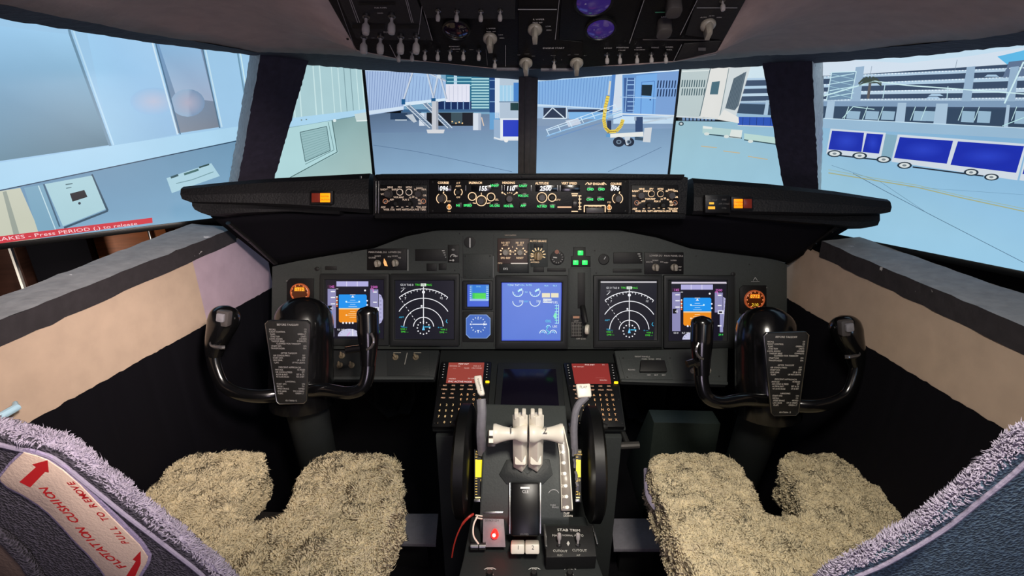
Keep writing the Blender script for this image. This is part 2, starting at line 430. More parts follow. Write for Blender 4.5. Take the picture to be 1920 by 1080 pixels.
# ---------------- centre picture: terminal, tunnel, stairs, apron
r, fr, p, w = tv('television', 'large television behind the centre windshield panes, showing an airport apron and jet bridges', cL, cR, (0, 0))
p.vgrad(650, -400, 1300, 200, (215, 232, 245), (190, 215, 240), 0)
p.poly([(650, 212), (1310, 212), (1310, 420), (650, 420)], [(98, 122, 152), (112, 142, 176), (176, 214, 240), (160, 200, 232)], 1)
p.poly([(650, 212), (1310, 212), (1310, 240), (650, 250)], [(84, 106, 134), (120, 150, 180), (134, 162, 196), (104, 130, 162)], 1.5)
for k, (a, b) in enumerate([((700, 272), (780, 284)), ((780, 284), (830, 294)), ((830, 294), (960, 322)), ((1240, 276), (1198, 296)), ((1198, 296), (1140, 322))]): p.line([a, b], .8, (84, 112, 146), 2)
# terminal
p.rect(755, 120, 975, 214, (120, 165, 195), 2); p.rect(836, 120, 928, 208, (40, 110, 140), 3)
for k in range(6): p.rect(838, 124+k*7, 884, 126+k*7, (150, 205, 215), 4)
p.rect(851, 120, 857, 158, (190, 215, 235), 4)
for k in range(12): p.rect(884, 141+k*5.4, 917, 143.8+k*5.4, (170, 215, 222), 4)
p.rect(918, 120, 928, 222, (22, 62, 120), 4)
for y in (150, 166, 190): p.rect(918, y, 928, y+1.5, (120, 160, 200), 5)
p.rect(918, 211, 936, 243, (100, 160, 210), 5)
p.rect(836, 158, 881, 191, (226, 228, 242), 5)
for x in (842, 850, 858, 866, 874): p.rect(x, 161, x+1, 189, (196, 200, 220), 6)
p.rect(820, 190, 884, 207, (18, 44, 92), 4)
for x in (833, 845, 857, 868, 880): p.rect(x, 190, x+1.6, 205, (130, 165, 205), 5)
p.rect(755, 205, 918, 210, (60, 100, 140), 5)
p.rect(928, 120, 937, 222, (214, 226, 238), 5); p.rect(937, 120, 990, 160, (180, 198, 214), 5); p.rect(937, 160, 963, 190, (160, 205, 232), 6)
for x in (943, 950, 957): p.rect(x, 160, x+1, 190, (205, 225, 238), 7)
p.rect(963, 155, 990, 192, (70, 130, 200), 6); p.rect(937, 190, 975, 223, (176, 194, 212), 6); p.rect(957, 193, 972, 207, (24, 60, 62), 7); p.line([(936, 191), (975, 191)], 1.4, (90, 120, 150), 8)
p.rect(752, 208, 790, 226, (70, 95, 125), 3); p.rect(732, 212, 764, 224, (40, 62, 90), 4); p.rect(741, 215, 763, 226, (190, 205, 215), 3.5)
p.rect(800, 211, 888, 236, (24, 28, 36), 4); p.rect(846, 211, 867, 232, (60, 80, 90), 5)
for x, y in ((848, 228), (855, 231), (861, 229), (867, 231)): p.disc(x, y, 1.4, (255, 214, 150), 6)
for a, b, y in ((887, 902, 244), (786, 800, 236)): p.rect(a, 212, b, y, (212, 222, 234), 6); p.rect(a+(b-a)*.65, 212, b, y, (176, 188, 206), 6.5)
p.line([(903, 220), (905, 228), (907, 236)], 2, (224, 200, 180), 6)
# tunnel
p.poly([(650, 128), (690, 133), (775, 136), (757, 206), (692, 216), (650, 222)], (166, 190, 226), 7)
for k in range(17): x = 689+k*5; p.line([(x, 134), (x-2-k*.6, 214-k*.6)], 1.2, (128, 152, 196), 8)
p.poly([(690, 208), (757, 199), (757, 205), (692, 215)], (206, 224, 242), 9)
p.poly([(775, 130), (811, 135), (836, 152), (836, 187), (757, 199)], (158, 190, 228), 7.5)
for k in range(11): x = 770+k*6; p.line([(x, 140+k), (x-4, 196-k)], 1, (124, 152, 198), 8)
p.poly([(757, 192), (836, 184), (836, 189), (757, 199)], (214, 232, 246), 9)
for a, b in (((776, 130), (756, 190)), ((800, 132), (814, 188)), ((823, 134), (812, 186)), ((798, 134), (836, 152)), ((826, 145), (837, 186))): p.line([a, b], 3.4, (198, 210, 226), 10); p.line([(a[0]+1.6, a[1]), (b[0]+1.6, b[1])], .8, (110, 130, 160), 10.5)
p.rect(753, 186, 760, 196, (30, 90, 140), 11); p.rect(809, 184, 817, 192, (30, 90, 140), 11); p.disc(823, 143, 4, (205, 220, 235), 11)
for a, b in (((765, 198), (810, 240)), ((797, 194), (844, 240))):
    p.line([a, b], 9, (120, 142, 168), 9)
    for d in (-4, 4): p.line([(a[0]+d, a[1]), (b[0]+d, b[1])], 1.2, (225, 236, 245), 10)
    for k in range(10): q = k/10; x = a[0]+(b[0]-a[0])*q; y = a[1]+(b[1]-a[1])*q; p.line([(x-3, y), (x+3, y+1)], .8, (60, 84, 112), 9.5)
p.rect(810, 190, 822, 244, (196, 200, 208), 12); p.rect(818, 190, 822, 244, (160, 166, 178), 12.5); p.poly([(800, 243), (834, 243), (832, 250), (802, 250)], (214, 216, 220), 13)
p.poly([(760, 216), (774, 214), (782, 228), (776, 230)], (190, 200, 210), 8)
# baggage cart
p.rect(926, 224, 1004, 262, (150, 176, 205), 8); p.rect(938, 222, 1004, 262, (226, 234, 240), 9); p.rect(943, 225, 1000, 256, (36, 62, 190), 10); p.line([(926, 258), (940, 262), (1004, 262)], 3, (222, 228, 234), 11); p.disc(949, 263, 4, (235, 236, 236), 12)
# right half: blue tunnel
p.rect(1004, 120, 1300, 232, (196, 220, 240), 2); p.poly([(1004, 150), (1153, 140), (1142, 205), (1004, 197)], (130, 176, 226), 4)
for k in range(26): x = 1006+k*5.6; p.line([(x, 153-k*.4), (x-k*.3, 197+k*.3)], 1, (94, 140, 200), 5)
p.line([(1004, 152), (1153, 141)], 2, (200, 226, 246), 6); p.line([(1004, 196), (1142, 205)], 2.4, (196, 220, 240), 6)
p.rect(1004, 200, 1150, 228, (150, 180, 212), 3); p.rect(1019, 202, 1061, 222, (22, 44, 72), 4); p.rect(1065, 205, 1144, 210, (18, 36, 70), 4); p.rect(1067, 210, 1140, 223, (120, 176, 226), 5)
for a, b in (((1019, 220), (1036, 202)), ((1036, 202), (1058, 221)), ((1017, 222), (1062, 222)), ((1062, 201), (1062, 222))): p.line([a, b], 2, (206, 222, 236), 6)
p.rect(1004, 222, 1150, 236, (126, 150, 178), 3.2)
# cab
p.rect(1167, 132, 1290, 218, (104, 150, 206), 6); p.rect(1170, 146, 1190, 210, (58, 92, 150), 7)
for y in (150, 158, 168, 178, 190, 198, 206): p.rect(1176, y, 1190, y+1.6, (150, 190, 232), 8)
p.line([(1176, 146), (1172, 210)], 1.5, (150, 190, 230), 8); p.line([(1190, 146), (1187, 212)], 1.5, (150, 190, 230), 8)
p.poly([(1193, 142), (1232, 138), (1228, 216), (1188, 213)], (118, 172, 230), 8); p.line([(1201, 214), (1203, 154), (1227, 152), (1224, 214)], 1.3, (80, 124, 190), 9); p.poly([(1203, 159), (1223, 159), (1221, 180), (1202, 179)], (20, 38, 50), 9); p.disc(1219, 187, 1.3, (20, 40, 90), 9)
p.poly([(1232, 138), (1290, 132), (1290, 219), (1226, 216)], (122, 160, 212), 8)
for k in range(10):
    for y0 in (151, 167): x = 1233+k*5.4; p.poly([(x, y0), (x+2.2, y0), (x+.4, y0+14), (x-1.8, y0+14)], (20, 44, 84), 9)
p.poly([(1155, 132), (1167, 132), (1164, 212), (1148, 212)], (208, 220, 234), 9); p.poly([(1148, 132), (1155, 132), (1148, 212), (1142, 212)], (84, 134, 200), 9)
p.line([(1148, 213), (1290, 218)], 3, (214, 226, 236), 10); p.line([(1162, 182), (1230, 184)], 1.5, (170, 205, 240), 10); p.line([(1160, 140), (1290, 131)], 2, (220, 236, 248), 10)
# stairs
for d, c in ((0, (150, 200, 236)), (8, (100, 140, 190)), (-9, (196, 226, 246))): p.line([(1026, 258+d-4), (1166, 210+d)], 1.6, c, 11)
for k in range(16): q = k/15; x = 1028+132*q; y = 256-47*q; p.line([(x-4, y), (x+5, y-2)], 1.2, (120, 170, 220), 10.5)
for k in range(7): q = k/6; x = 1030+128*q; y = 254-47*q; p.line([(x, y), (x-6, y-12)], 1.4, (206, 230, 246), 12)
p.line([(1024, 243), (1154, 196)], 1.2, (216, 236, 250), 12); p.poly([(1060, 226), (1084, 222), (1090, 232), (1066, 238)], (196, 206, 222), 11)
# yellow hose
hose = [(1143, 154), (1140, 180), (1135, 200), (1132, 225), (1135, 240), (1142, 247), (1155, 246), (1164, 236), (1168, 224)]
p.line([(1144, 152), (1141, 178)], 3.5, (210, 210, 200), 12); p.line(hose[1:], 6.5, (232, 206, 84), 12)
for a, b in zip(hose[1:], hose[2:]):
    for k in range(4): q = k/4; x = a[0]+(b[0]-a[0])*q; y = a[1]+(b[1]-a[1])*q; p.line([(x-2.8, y-.6), (x+2.8, y+.6)], .9, (150, 122, 30), 13)
p.rect(1138, 226, 1146, 250, (28, 44, 80), 11.5)
# bogie
p.rect(1191, 219, 1205, 247, (46, 70, 110), 11); p.rect(1189, 219, 1193, 226, (150, 170, 190), 12); p.line([(1206, 230), (1262, 219)], 3, (190, 206, 220), 11); p.line([(1206, 222), (1250, 222)], 4, (160, 182, 205), 11)
p.poly([(1144, 251), (1206, 247), (1206, 256), (1144, 258)], (230, 232, 228), 13); p.poly([(1190, 256), (1207, 258), (1207, 264), (1190, 262)], (60, 84, 104), 12); p.poly([(1208, 240), (1222, 239), (1219, 267), (1205, 266)], (206, 212, 218), 13); p.rect(1136, 251, 1144, 257, (90, 150, 200), 13)
for x, r_ in ((1179, 10), (1160, 11)): p.disc(x, 266, r_, (26, 36, 56), 14, ry=r_*.85); p.disc(x, 266, r_*.45, (110, 130, 150), 15, ry=r_*.38); p.disc(x, 266, r_*.25, (40, 52, 70), 16, ry=r_*.2)
p.poly([(1170, 256), (1182, 256), (1178, 272), (1174, 272)], (200, 210, 220), 14.5)
p.poly([(1268, 224), (1282, 224), (1280, 236), (1270, 236)], (40, 56, 80), 12)
p.build('picture', r, SCREEN, .0002)
# ---------------- right picture: garage and baggage carts
r, fr, p, w = tv('television', 'large television outside the right windows, showing blue baggage carts and a parking garage',
                 (cR.x, cR.y, ZB), (eR.x, eR.y, ZB), (0, .16))
p.vgrad(1180, -400, 2400, 120, (120, 190, 232), (200, 224, 240), 0)
p.vgrad(1240, -400, 1540, 160, (215, 232, 240), (205, 225, 235), .5)
p.poly([(1540, 110), (1700, 118), (1820, 105), (2100, 60), (2100, 130), (1540, 142)], (210, 224, 238), 1); p.poly([(1870, 106), (1905, 98), (1960, 84), (2100, 60), (2100, 108), (1890, 122)], (96, 184, 230), 1.5)
GA = (158, 186, 210)
p.poly([(1380, 150), (1545, 142), (1600, 140), (1900, 120), (2300, 80), (2300, 300), (1380, 222)], (60, 78, 104), 2)
def slab(x0, y0, x1, y1, t0, t1, c=GA, h=3): p.poly([(x0, y0), (x1, y1), (x1, y1+t1), (x0, y0+t0)], c, h)
for (y0, y1, t0, t1, c) in ((143, 126, 5, 6, (178, 204, 226)), (158, 143, 6, 8, (178, 206, 228)), (172, 165, 6, 8, (188, 212, 230)), (186, 184, 13, 20, (126, 154, 184)), (186, 183, 4, 5, (190, 214, 232))):
    slab(1380, y0+4, 1545, y0, t0*.8, t0, c, 3.2); slab(1545, y0, 2300, y0+(y1-y0)*2, t0, t1+2, c, 3.2)
for y0, y1 in ((144, 127), (159, 144), (173, 166), (187, 184)):
    for k in range(60): x = 1546+k*6.3; y = y0+(y1-y0)*(k*6.3/375); p.line([(x, y), (x+2.5, y)], 2.2, (225, 240, 250), 4)
for x in (1605, 1813, 1895): p.poly([(x, 126), (x+16, 124), (x+8, 190), (x-10, 190)], (150, 178, 204), 4.5)
p.poly([(1892, 116), (1960, 108), (1960, 140), (1880, 146)], (96, 116, 146), 4)
for x, y in ((1755, 180), (1750, 185), (1860, 144)): p.poly([(x-14, y), (x-8, y-4), (x+8, y-4), (x+14, y)], (170, 200, 225), 5)
# stair tower
p.poly([(1560, 136), (1606, 134), (1596, 186), (1550, 188)], (110, 140, 168), 5)
for k in range(4): p.line([(1556, 146+k*12), (1602, 138+k*12)], 1.5, (190, 225, 235), 6); p.line([(1556, 138+k*12), (1600, 148+k*12)], 1, (160, 200, 215), 6)
p.line([(1550, 188), (1560, 136), (1606, 134), (1596, 186)], 1.6, (200, 230, 238), 6)
p.line([(1790, 135), (1795, 112)], .8, (110, 130, 150), 3); p.line([(1632, 140), (1635, 124)], .8, (120, 140, 160), 3)
# palm
for k in range(9): a = math.radians(200-k*27); p.line([(1632, 155), (1632+14*math.cos(a), 152-9*math.sin(a)), (1632+22*math.cos(a), 158-8*math.sin(a))], 3, (62, 74, 66), 7)
p.line([(1632, 155), (1628, 185)], 5, (96, 92, 92), 6.5)
p.line([(1545, 180), (1640, 152), (1700, 160), (1920, 176), (2100, 186)], 2.2, (206, 236, 240), 7); p.line([(1640, 152), (1560, 176)], 2, (190, 225, 232), 7)
p.line([(1920, 116), (1884, 194)], 3, (206, 236, 242), 8); p.line([(1778, 162), (1776, 185)], 1.5, (190, 225, 235), 7); p.line([(1660, 158), (1656, 184)], 1.5, (190, 225, 235), 7)
# lower level
p.poly([(1380, 194), (1545, 199), (1920, 206), (2300, 216), (2300, 256), (1920, 244), (1545, 226), (1380, 212)], (52, 72, 96), 5)
for x, w_ in ((1437, 6), (1552, 14), (1684, 16), (1756, 22), (1888, 6)): p.poly([(x, 190+(x-1545)*.02), (x+w_, 190+(x-1545)*.02), (x+w_-4, 226+(x-1545)*.045), (x-6, 226+(x-1545)*.045)], (168, 194, 216), 6)
for x in (1590, 1625, 1655, 1715, 1735, 1805, 1835, 1905): p.poly([(x, 208), (x+24, 209), (x+21, 222+(x-1545)*.03), (x-3, 221+(x-1545)*.03)], (150, 182, 205), 5.6); p.line([(x-8, 226), (x+2, 200)], 1.4, (190, 225, 230), 6)
p.line([(1580, 222), (1600, 200), (1640, 205)], 1.4, (190, 228, 230), 7); p.line([(1880, 236), (1960, 205)], 1.6, (180, 225, 228), 7)
p.poly([(1380, 212), (1545, 222), (1920, 240), (2300, 262), (2300, 282), (1920, 260), (1545, 240), (1380, 224)], (150, 184, 210), 8); p.line([(1545, 222), (1920, 240), (2300, 262)], 1.6, (196, 222, 238), 9)
# apron
p.poly([(1180, 225), (1400, 229), (1545, 240), (1920, 260), (2300, 282), (2300, 700), (1180, 460)], [(150, 186, 198), (150, 190, 204), (140, 184, 214), (130, 176, 212), (130, 176, 214), (162, 212, 240), (158, 204, 224)], 8)
p.line([(1554, 324), (1640, 338), (1720, 351), (1800, 370), (1920, 396), (2200, 450)], 2, (166, 172, 130), 9); p.line([(1554, 318), (1640, 334), (1720, 347), (1800, 366), (1920, 391), (2200, 444)], 1, (160, 178, 150), 9)
p.line([(1600, 325), (1660, 358), (1760, 410), (1920, 492)], 1, (74, 104, 130), 9); p.line([(1560, 310), (1650, 340), (1740, 400)], .7, (100, 136, 160), 9); p.line([(1700, 350), (1920, 365)], .6, (110, 150, 180), 9)
# carts
def cart(pan, frame, wheels):
    p.poly(frame, (206, 216, 226), 10)
    for q in pan:
        p.poly(q, (26, 46, 172), 11)
        cx = sum(a[0] for a in q)/4; cy = sum(a[1] for a in q)/4
        p.glow(cx, cy, abs(q[1][0]-q[0][0])*.42, 17, (42, 66, 196), (26, 46, 172), 12)
    for x, y in wheels: p.disc(x, y, 14, (36, 52, 66), 13, ry=6.5); p.disc(x, y, 10, (214, 222, 222), 14, ry=4.5); p.disc(x, y, 4, (120, 132, 140), 15, ry=2)
p.poly([(1650, 250), (1684, 254), (1672, 296), (1648, 292)], (130, 170, 190), 9.5)
cart([[(1561, 245), (1621, 249), (1616, 285), (1554, 280)], [(1626, 250), (1657, 252), (1649, 288), (1618, 285)]], [(1558, 241), (1662, 249), (1652, 298), (1550, 288)], [(1566, 288), (1613, 292), (1658, 299)])
cart([[(1688, 257), (1788, 264), (1776, 307), (1677, 296)], [(1797, 265), (1921, 274), (1906, 324), (1783, 309)]], [(1684, 252), (1926, 270), (1908, 338), (1672, 303)], [(1697, 310), (1822, 323), (1860, 332)])
p.line([(1560, 290), (1650, 300)], 2.4, (30, 40, 54), 10.5); p.line([(1712, 313), (1845, 330)], 2.6, (30, 40, 54), 11)
cart([[(1932, 275), (2040, 283), (2030, 340), (1918, 326)]], [(1928, 270), (2060, 280), (2045, 350), (1912, 338)], [(1940, 344)])
# bridge head near the seam
p.poly([(1268, 128), (1335, 128), (1318, 221), (1262, 218)], (186, 200, 200), 12); p.line([(1280, 134), (1332, 132)], 2, (220, 228, 226), 13)
for k in range(10):
    for y0 in (150, 166): x = 1280+k*4.6; p.poly([(x, y0), (x+2, y0), (x+.2, y0+13), (x-1.8, y0+13)], (60, 86, 92), 13)
p.poly([(1333, 120), (1372, 120), (1348, 222), (1312, 219)], (222, 222, 218), 13); p.poly([(1336, 154), (1351, 152), (1347, 177), (1332, 177)], (70, 104, 118), 14); p.line([(1333, 128), (1313, 218)], 1.6, (90, 112, 120), 14)
p.poly([(1372, 120), (1410, 120), (1380, 222), (1348, 222)], (206, 214, 216), 13); p.line([(1368, 128), (1350, 222)], 1.4, (120, 140, 146), 15)
p.poly([(1377, 147), (1401, 134), (1386, 198), (1379, 207), (1361, 203)], (92, 108, 120), 16)
for k in range(7): p.line([(1378+k*3, 148-k*2), (1362+k*3, 203+k*.3)], .7, (60, 76, 90), 17)
p.poly([(1359, 205), (1386, 220), (1387, 231), (1346, 224)], (226, 226, 222), 17)
p.line([(1262, 218), (1348, 223)], 2.5, (206, 214, 216), 14)
p.poly([(1386, 219), (1460, 220), (1460, 237), (1384, 234)], (42, 82, 180), 10)
for k in range(5): p.line([(1394+k*13, 220), (1393+k*13, 235)], 1, (20, 50, 120), 11)
p.line([(1384, 235), (1460, 238)], 2, (190, 205, 210), 11)
for k in range(9): p.poly([(1280+k*7, 220), (1285+k*7, 220), (1285+k*7, 226), (1280+k*7, 226)], (110, 140, 180), 9.5)
p.disc(1278, 232, 5, (60, 80, 90), 11, ry=4); p.disc(1278, 232, 2.5, (200, 210, 210), 12, ry=2)
p.poly([(1318, 237), (1392, 244), (1392, 256), (1318, 250)], (176, 206, 206), 10); p.poly([(1372, 243), (1393, 244), (1390, 260), (1368, 258)], (220, 226, 222), 11); p.poly([(1319, 236), (1336, 238), (1336, 242), (1319, 241)], (226, 232, 228), 11)
p.line([(1322, 251), (1392, 259)], 2, (36, 60, 70), 11)
for x, y in ((1326, 251), (1363, 256)): p.disc(x, y, 5, (212, 220, 216), 12, ry=3)
p.poly([(1396, 250), (1460, 258), (1460, 270), (1396, 262)], (184, 214, 208), 10); p.line([(1396, 262), (1460, 271)], 2, (40, 66, 76), 11); p.disc(1408, 265, 5, (214, 222, 218), 12, ry=3)
for a, b in (((1315, 274), (1345, 277)), ((1357, 283), (1388, 287)), ((1403, 293), (1440, 299))): p.line([a, b], 1.6, (196, 176, 136), 9)
p.build('picture', r, SCREEN, .0002)

# ================================================================ cockpit shell
def jit(p, a=.0025, s=40.): p = Vector(p); return p+noise.noise_vector(p*s)*a*.45+noise.noise_vector(p*s*3.1)*a*.55
ST = .012
# header (window tops); pixel + depth
Hb_L = [(-420, -130, .42), (-200, -30, .55), (0, 35, .68), (280, 80, .95), (482, 105, 1.16)]
Hb_M = [(482, 105, 1.16), (578, 122, 1.27), (685, 131, 1.37), (970, 149, 1.60), (1012, 151, 1.60), (1270, 131, 1.38), (1432, 124, 1.25), (1522, 119, 1.15)]
Hb_R = [(1522, 119, 1.15), (1740, 104, .9), (1920, 84, .72), (2120, 50, .56), (2350, -40, .42)]
Ht_L = [(-420, -185, .36), (-200, -68, .48), (0, 8, .60), (250, 58, .84), (482, 98, 1.03)]
Ht_M = [(482, 98, 1.03), (600, 100, 1.10), (740, 112, 1.16), (960, 128, 1.25), (1020, 128, 1.25), (1260, 118, 1.16), (1420, 104, 1.10), (1522, 101, 1.02)]
Ht_R = [(1522, 101, 1.02), (1740, 82, .8), (1920, 60, .64), (2120, 18, .5), (2350, -80, .36)]
def crv(ps): return [W(*q) for q in ps]
hb = crv(Hb_L)+crv(Hb_M)[1:]+crv(Hb_R)[1:]; ht = crv(Ht_L)+crv(Ht_M)[1:]+crv(Ht_R)[1:]
def dens2(A, B, k=14):
    a = []; b = []
    for i in range(len(A)-1):
        for j in range(k): a.append(A[i].lerp(A[i+1], j/k)); b.append(B[i].lerp(B[i+1], j/k))
    return a+[A[-1]], b+[B[-1]]
hbd, htd = dens2(hb, ht, 16)
hb_raw = hbd
hbj = [jit(p, .003, 60) for p in hbd]; htj = [jit(p, .0018, 60) for p in htd]
ctr = Vector((0, .5, 1.4))
def out(p, d, up=0): q = Vector((p.x-ctr.x, p.y-ctr.y, 0)).normalized()*d; return p+q+Vector((0, 0, up))
mb = MB(); mb.loft(htj, hbj, 3); mb.loft(hbj, [out(p, .05, .02) for p in hbj], 1); mb.loft([out(p, .05, .02) for p in hbj], [out(p, .05, .14) for p in htj], 1)
struct('trim_1', mb.mesh('window_header', M_head))
# ceiling: from the header in to the overhead panel opening
OV = Frame(W(990, 97, .80), (1, 0, 0), W(990, 0, .69)-W(990, 97, .80))
ovo = [(560, -95), (668, 95), (745, 111), (935, 130), (1045, 131), (1262, 116), (1346, 97), (1452, -95)]
inn = [OV.O+OV.U*OV.uv(*q)[0]+OV.V*OV.uv(*q)[1] for q in ovo]
inner = resample([inn[0]+(inn[0]-inn[1])*.5]+inn+[inn[-1]+(inn[-1]-inn[-2])*.5], len(htj))
# match by azimuth-like pairing: left run -> left edge, centre -> front edge
nL = 16*4; nM = 16*7
A1 = resample([inn[0], inn[1]], nL+1); A2 = resample(inn[1:7], nM+1); A3 = resample([inn[6], inn[7]], len(htj)-nL-nM)
inner = A1+A2[1:]+A3[1:]; inner = inner[:len(htj)]
while len(inner) < len(htj): inner.append(inner[-1])
def cfn(p, i, t):
    p = Vector(p); p.z += .035*math.sin(PI*t)*min(1, abs(p.x)*2.2); p.z += noise.noise(p*9)*.003; return p
mb = MB(); mb.loft(htj, inner, 8, fn=cfn)
# above and behind the camera the lining simply carries on
bk = [Vector((x, -.9, 1.62-.12*abs(x))) for x in np.linspace(-.75, .75, 13)]
fr_ = resample([htj[0], inner[0], inner[-1], htj[-1]], 13)
fr_ = [htj[0], htj[0].lerp(inner[0], .33), htj[0].lerp(inner[0], .66), inner[0]] + [inner[0].lerp(inner[-1], k/6) for k in range(1, 6)] + [inner[-1], inner[-1].lerp(htj[-1], .33), inner[-1].lerp(htj[-1], .66), htj[-1]]
mb.loft(fr_, bk, 4)
o = struct('ceiling', mb.mesh('ceiling', M_ceil)); md = o.modifiers.new('thickness', 'SOLIDIFY'); md.thickness = .012; md.offset = 1
# pillars
def pillar(name, tl, tr, bl, br, thick, rev=None, m=M_head):
    """tl.. = (px,py,t); thick = push outward"""
    L = dens([W(*tl), W(*bl)], .008); R = dens([W(*tr), W(*br)], .008); n = max(len(L), len(R)); L = resample(L, n); R = resample(R, n)
    L = [jit(q, .003, 45) for q in L]; R = [jit(q, .003, 45) for q in R]
    d = Vector(thick); Lo = [q+d for q in L]; Ro = [q+d for q in R]
    if rev: Lo = [q+Vector(rev[0]) for q in L]; Ro = [q+Vector(rev[1]) for q in R]
    b = MB(); b.loft(L, R, 3); b.loft(Lo, L, 1, mi=1 if rev and rev[2] == 0 else 0); b.loft(R, Ro, 1, mi=1 if rev and rev[2] else 0); b.loft(Ro, Lo, 1)
    return struct(name, b.mesh('pillar', [m, M_reveal]))
def raise_t(a, k): return a
pillar('trim_6', (490, 92, 1.10), (580, 108, 1.20), (441, 372, 1.33), (504, 372, 1.42), (0, 0, 0), (W(470, 92, 1.24)-W(490, 92, 1.10)+Vector((0, 0, 0)), W(576, 108, 1.3)-W(580, 108, 1.20), 0))
b = pillar('trim_7', (1428, 108, 1.20), (1522, 98, 1.10), (1474, 385, 1.42), (1536, 385, 1.33), (0, 0, 0), (W(1436, 108, 1.30)-W(1428, 108, 1.20), W(1542, 98, 1.24)-W(1522, 98, 1.10), 1))
b.data.polygons  # keep
# centre post
mb = MB(); c0 = W(991, 118, 1.52); c1 = W(988, 345, 1.62)
for dx, dw, dd, mi in ((0, .062, .05, 0), (0, .020, .075, 0)):
    for k in range(1):
        a = MB(); v = []
        for c in (c0, c1):
            for sx, sy in ((-1, 0), (1, 0), (1, 1), (-1, 1)): v.append(c+Vector((dx+sx*dw/2, -dd/2+sy*dd, 0)))
        mb.add(v, [(0, 1, 5, 4), (1, 2, 6, 5), (2, 3, 7, 6), (3, 0, 4, 7), (3, 2, 1, 0), (4, 5, 6, 7)])
struct('trim_8', mb.mesh('centre_post', mat('post_charcoal', (96, 90, 90), .6, bump=.3, scale=60, var=.15), .003))
# sills and side walls
XL, XR = -.83, .775
def side(sg, X, nm, sill_in, sill_low, wall_bot, sill_out):
    y0 = -.6
    zi = 1.0
    a = at_z(*sill_in[0], zi); bb = at_z(*sill_in[1], zi)
    yf = bb.y
    def xi(y): return a.x+(bb.x-a.x)*(y-a.y)/(bb.y-a.y)
    o1 = at_z(*sill_out[0], zi+.012); o2 = at_z(*sill_out[1], zi+.012)
    def xo(y): return o1.x+(o2.x-o1.x)*(y-o1.y)/(o2.y-o1.y)
    ys = np.linspace(y0, yf, 70)
    I = [jit((xi(y), y, zi), .004, 35) for y in ys]; O = [jit((xo(y), y, zi+.012), .003, 35) for y in ys]
    L = [jit((xi(y)+sg*.004, y, zi-.042), .004, 35) for y in ys]
    OL = [Vector((xo(y), y, zi-.05)) for y in ys]
    b = MB(); b.loft(O, I, 4, fn=lambda p, i, t: p+Vector((0, 0, noise.noise(p*25)*.0025))); b.loft(I, L, 2, mi=1); b.loft(O, OL, 1)
    b.add([I[-1], L[-1], OL[-1], O[-1]], [(0, 1, 2, 3)])
    struct('trim_%d' % nm, b.mesh('sill', [M_sill, M_lip]))
    # beige band
    w1 = at_x(*wall_bot[0], xi(.6)); w2 = at_x(*wall_bot[1], xi(1.3))
    def zb(y): return w1.z+(w2.z-w1.z)*(y-w1.y)/(w2.y-w1.y)
    ys = np.linspace(y0, 1.46, 60)
    T = [Vector((xi(y)+sg*.006, y, zi-.038)) for y in ys]; Bm = [Vector((xi(y)+sg*.006, y, zb(y)-.01)) for y in ys]
    b = MB()
    k = next((i for i, y in enumerate(ys) if y > PINKLIT_FROM[sg]), len(ys)-1)
    b.loft(T[:k+1], Bm[:k+1], 3); b.loft(T[k:], Bm[k:], 3, mi=1)
    T2 = [p+Vector((sg*.012, 0, 0)) for p in T]; B2 = [p+Vector((sg*.012, 0, 0)) for p in Bm]; b.loft(T2, B2, 1)
    ob = struct('trim_%d' % (nm+2), b.mesh('beige_band', [M_beige, M_pinklit if sg < 0 else M_beige]))
    # black lower wall
    b = MB(); ys = np.linspace(y0, 1.46, 220); b.loft([jit((xi(y)+sg*.003, y, zb(y)+.002), .0035, 55) for y in ys], [Vector((xi(y)+sg*.015, y, 0)) for y in ys], 8)
    b.loft([Vector((xi(y)+sg*.03, y, zb(y)+.12)) for y in ys], [Vector((xi(y)+sg*.03, y, 0)) for y in ys], 1)
    struct('wall_left' if sg < 0 else 'wall_right', b.mesh('lower_wall', M_black))
    return xi, zb
PINKLIT_FROM = {-1: 1.10, 1: 9}  # where the painted pink light begins along each wall
xiL, zbL = side(-1, XL, 2, [(0, 600), (440, 427)], None, [(40, 805), (505, 545)], [(45, 540), (388, 408)])
xiR, zbR = side(1, XR, 3, [(1920, 612), (1540, 452)], None, [(1920, 832), (1478, 563)], [(1920, 553), (1562, 427)])
# small pale handle on the left wall, at the frame's edge
mb = MB(); q = at_x(2, 772, xiL(.6)+.012); mb.tube([q+Vector((0, -.03, -.004)), q+Vector((.012, -.01, 0)), q+Vector((.012, .012, 0)), q+Vector((0, .022, .002))], [.004, .006, .006, .003])
thing('wall_handle', mb.mesh('wall_handle', mat('pale_blue_plastic', (170, 205, 225), .4, bump=.02)), 'small pale blue handle on the beige left wall at the picture edge', 'handle')
# loose things in the dark room beyond the left sill
def zbox(p0, p1, zt, d, m, name, lab, cat):
    b = MB(); b.prism([(p0.x, p0.y), (p1.x, p1.y), (p1.x+d[0], p1.y+d[1]), (p0.x+d[0], p0.y+d[1])], 0, zt)
    return b.mesh(name, m, .004)
a = W(176, 455, 2.25); b_ = W(312, 440, 2.35)
r = root('wooden_cabinet', 'orange wooden cabinet standing in the dark room below the left television', 'cabinet', ((a.x+b_.x)/2, (a.y+b_.y)/2, 0))
part('carcass', zbox(a, b_, .93, (-.05, .3), M_wood, 'cabinet', 0, 0), r)
m = MB(); m.box((0, 0, 0), (.012, .012, .14)); part('handle', m.mesh('cabinet_handle', M_metal, .002), r, Matrix.Translation((a*.2+b_*.8)+Vector((.0, -.012, -.02))), 'small metal door handle')
a = W(48, 465, 2.1); b_ = W(164, 456, 2.17)
me_ = zbox(a, b_, .9, (-.12, .2), M_black, 'x', 0, 0)
thing('equipment_case', me_, 'black equipment case between the orange cabinet and a leaning white strip', 'case')
a = W(-60, 470, 2.2); b_ = W(28, 470, 2.2)
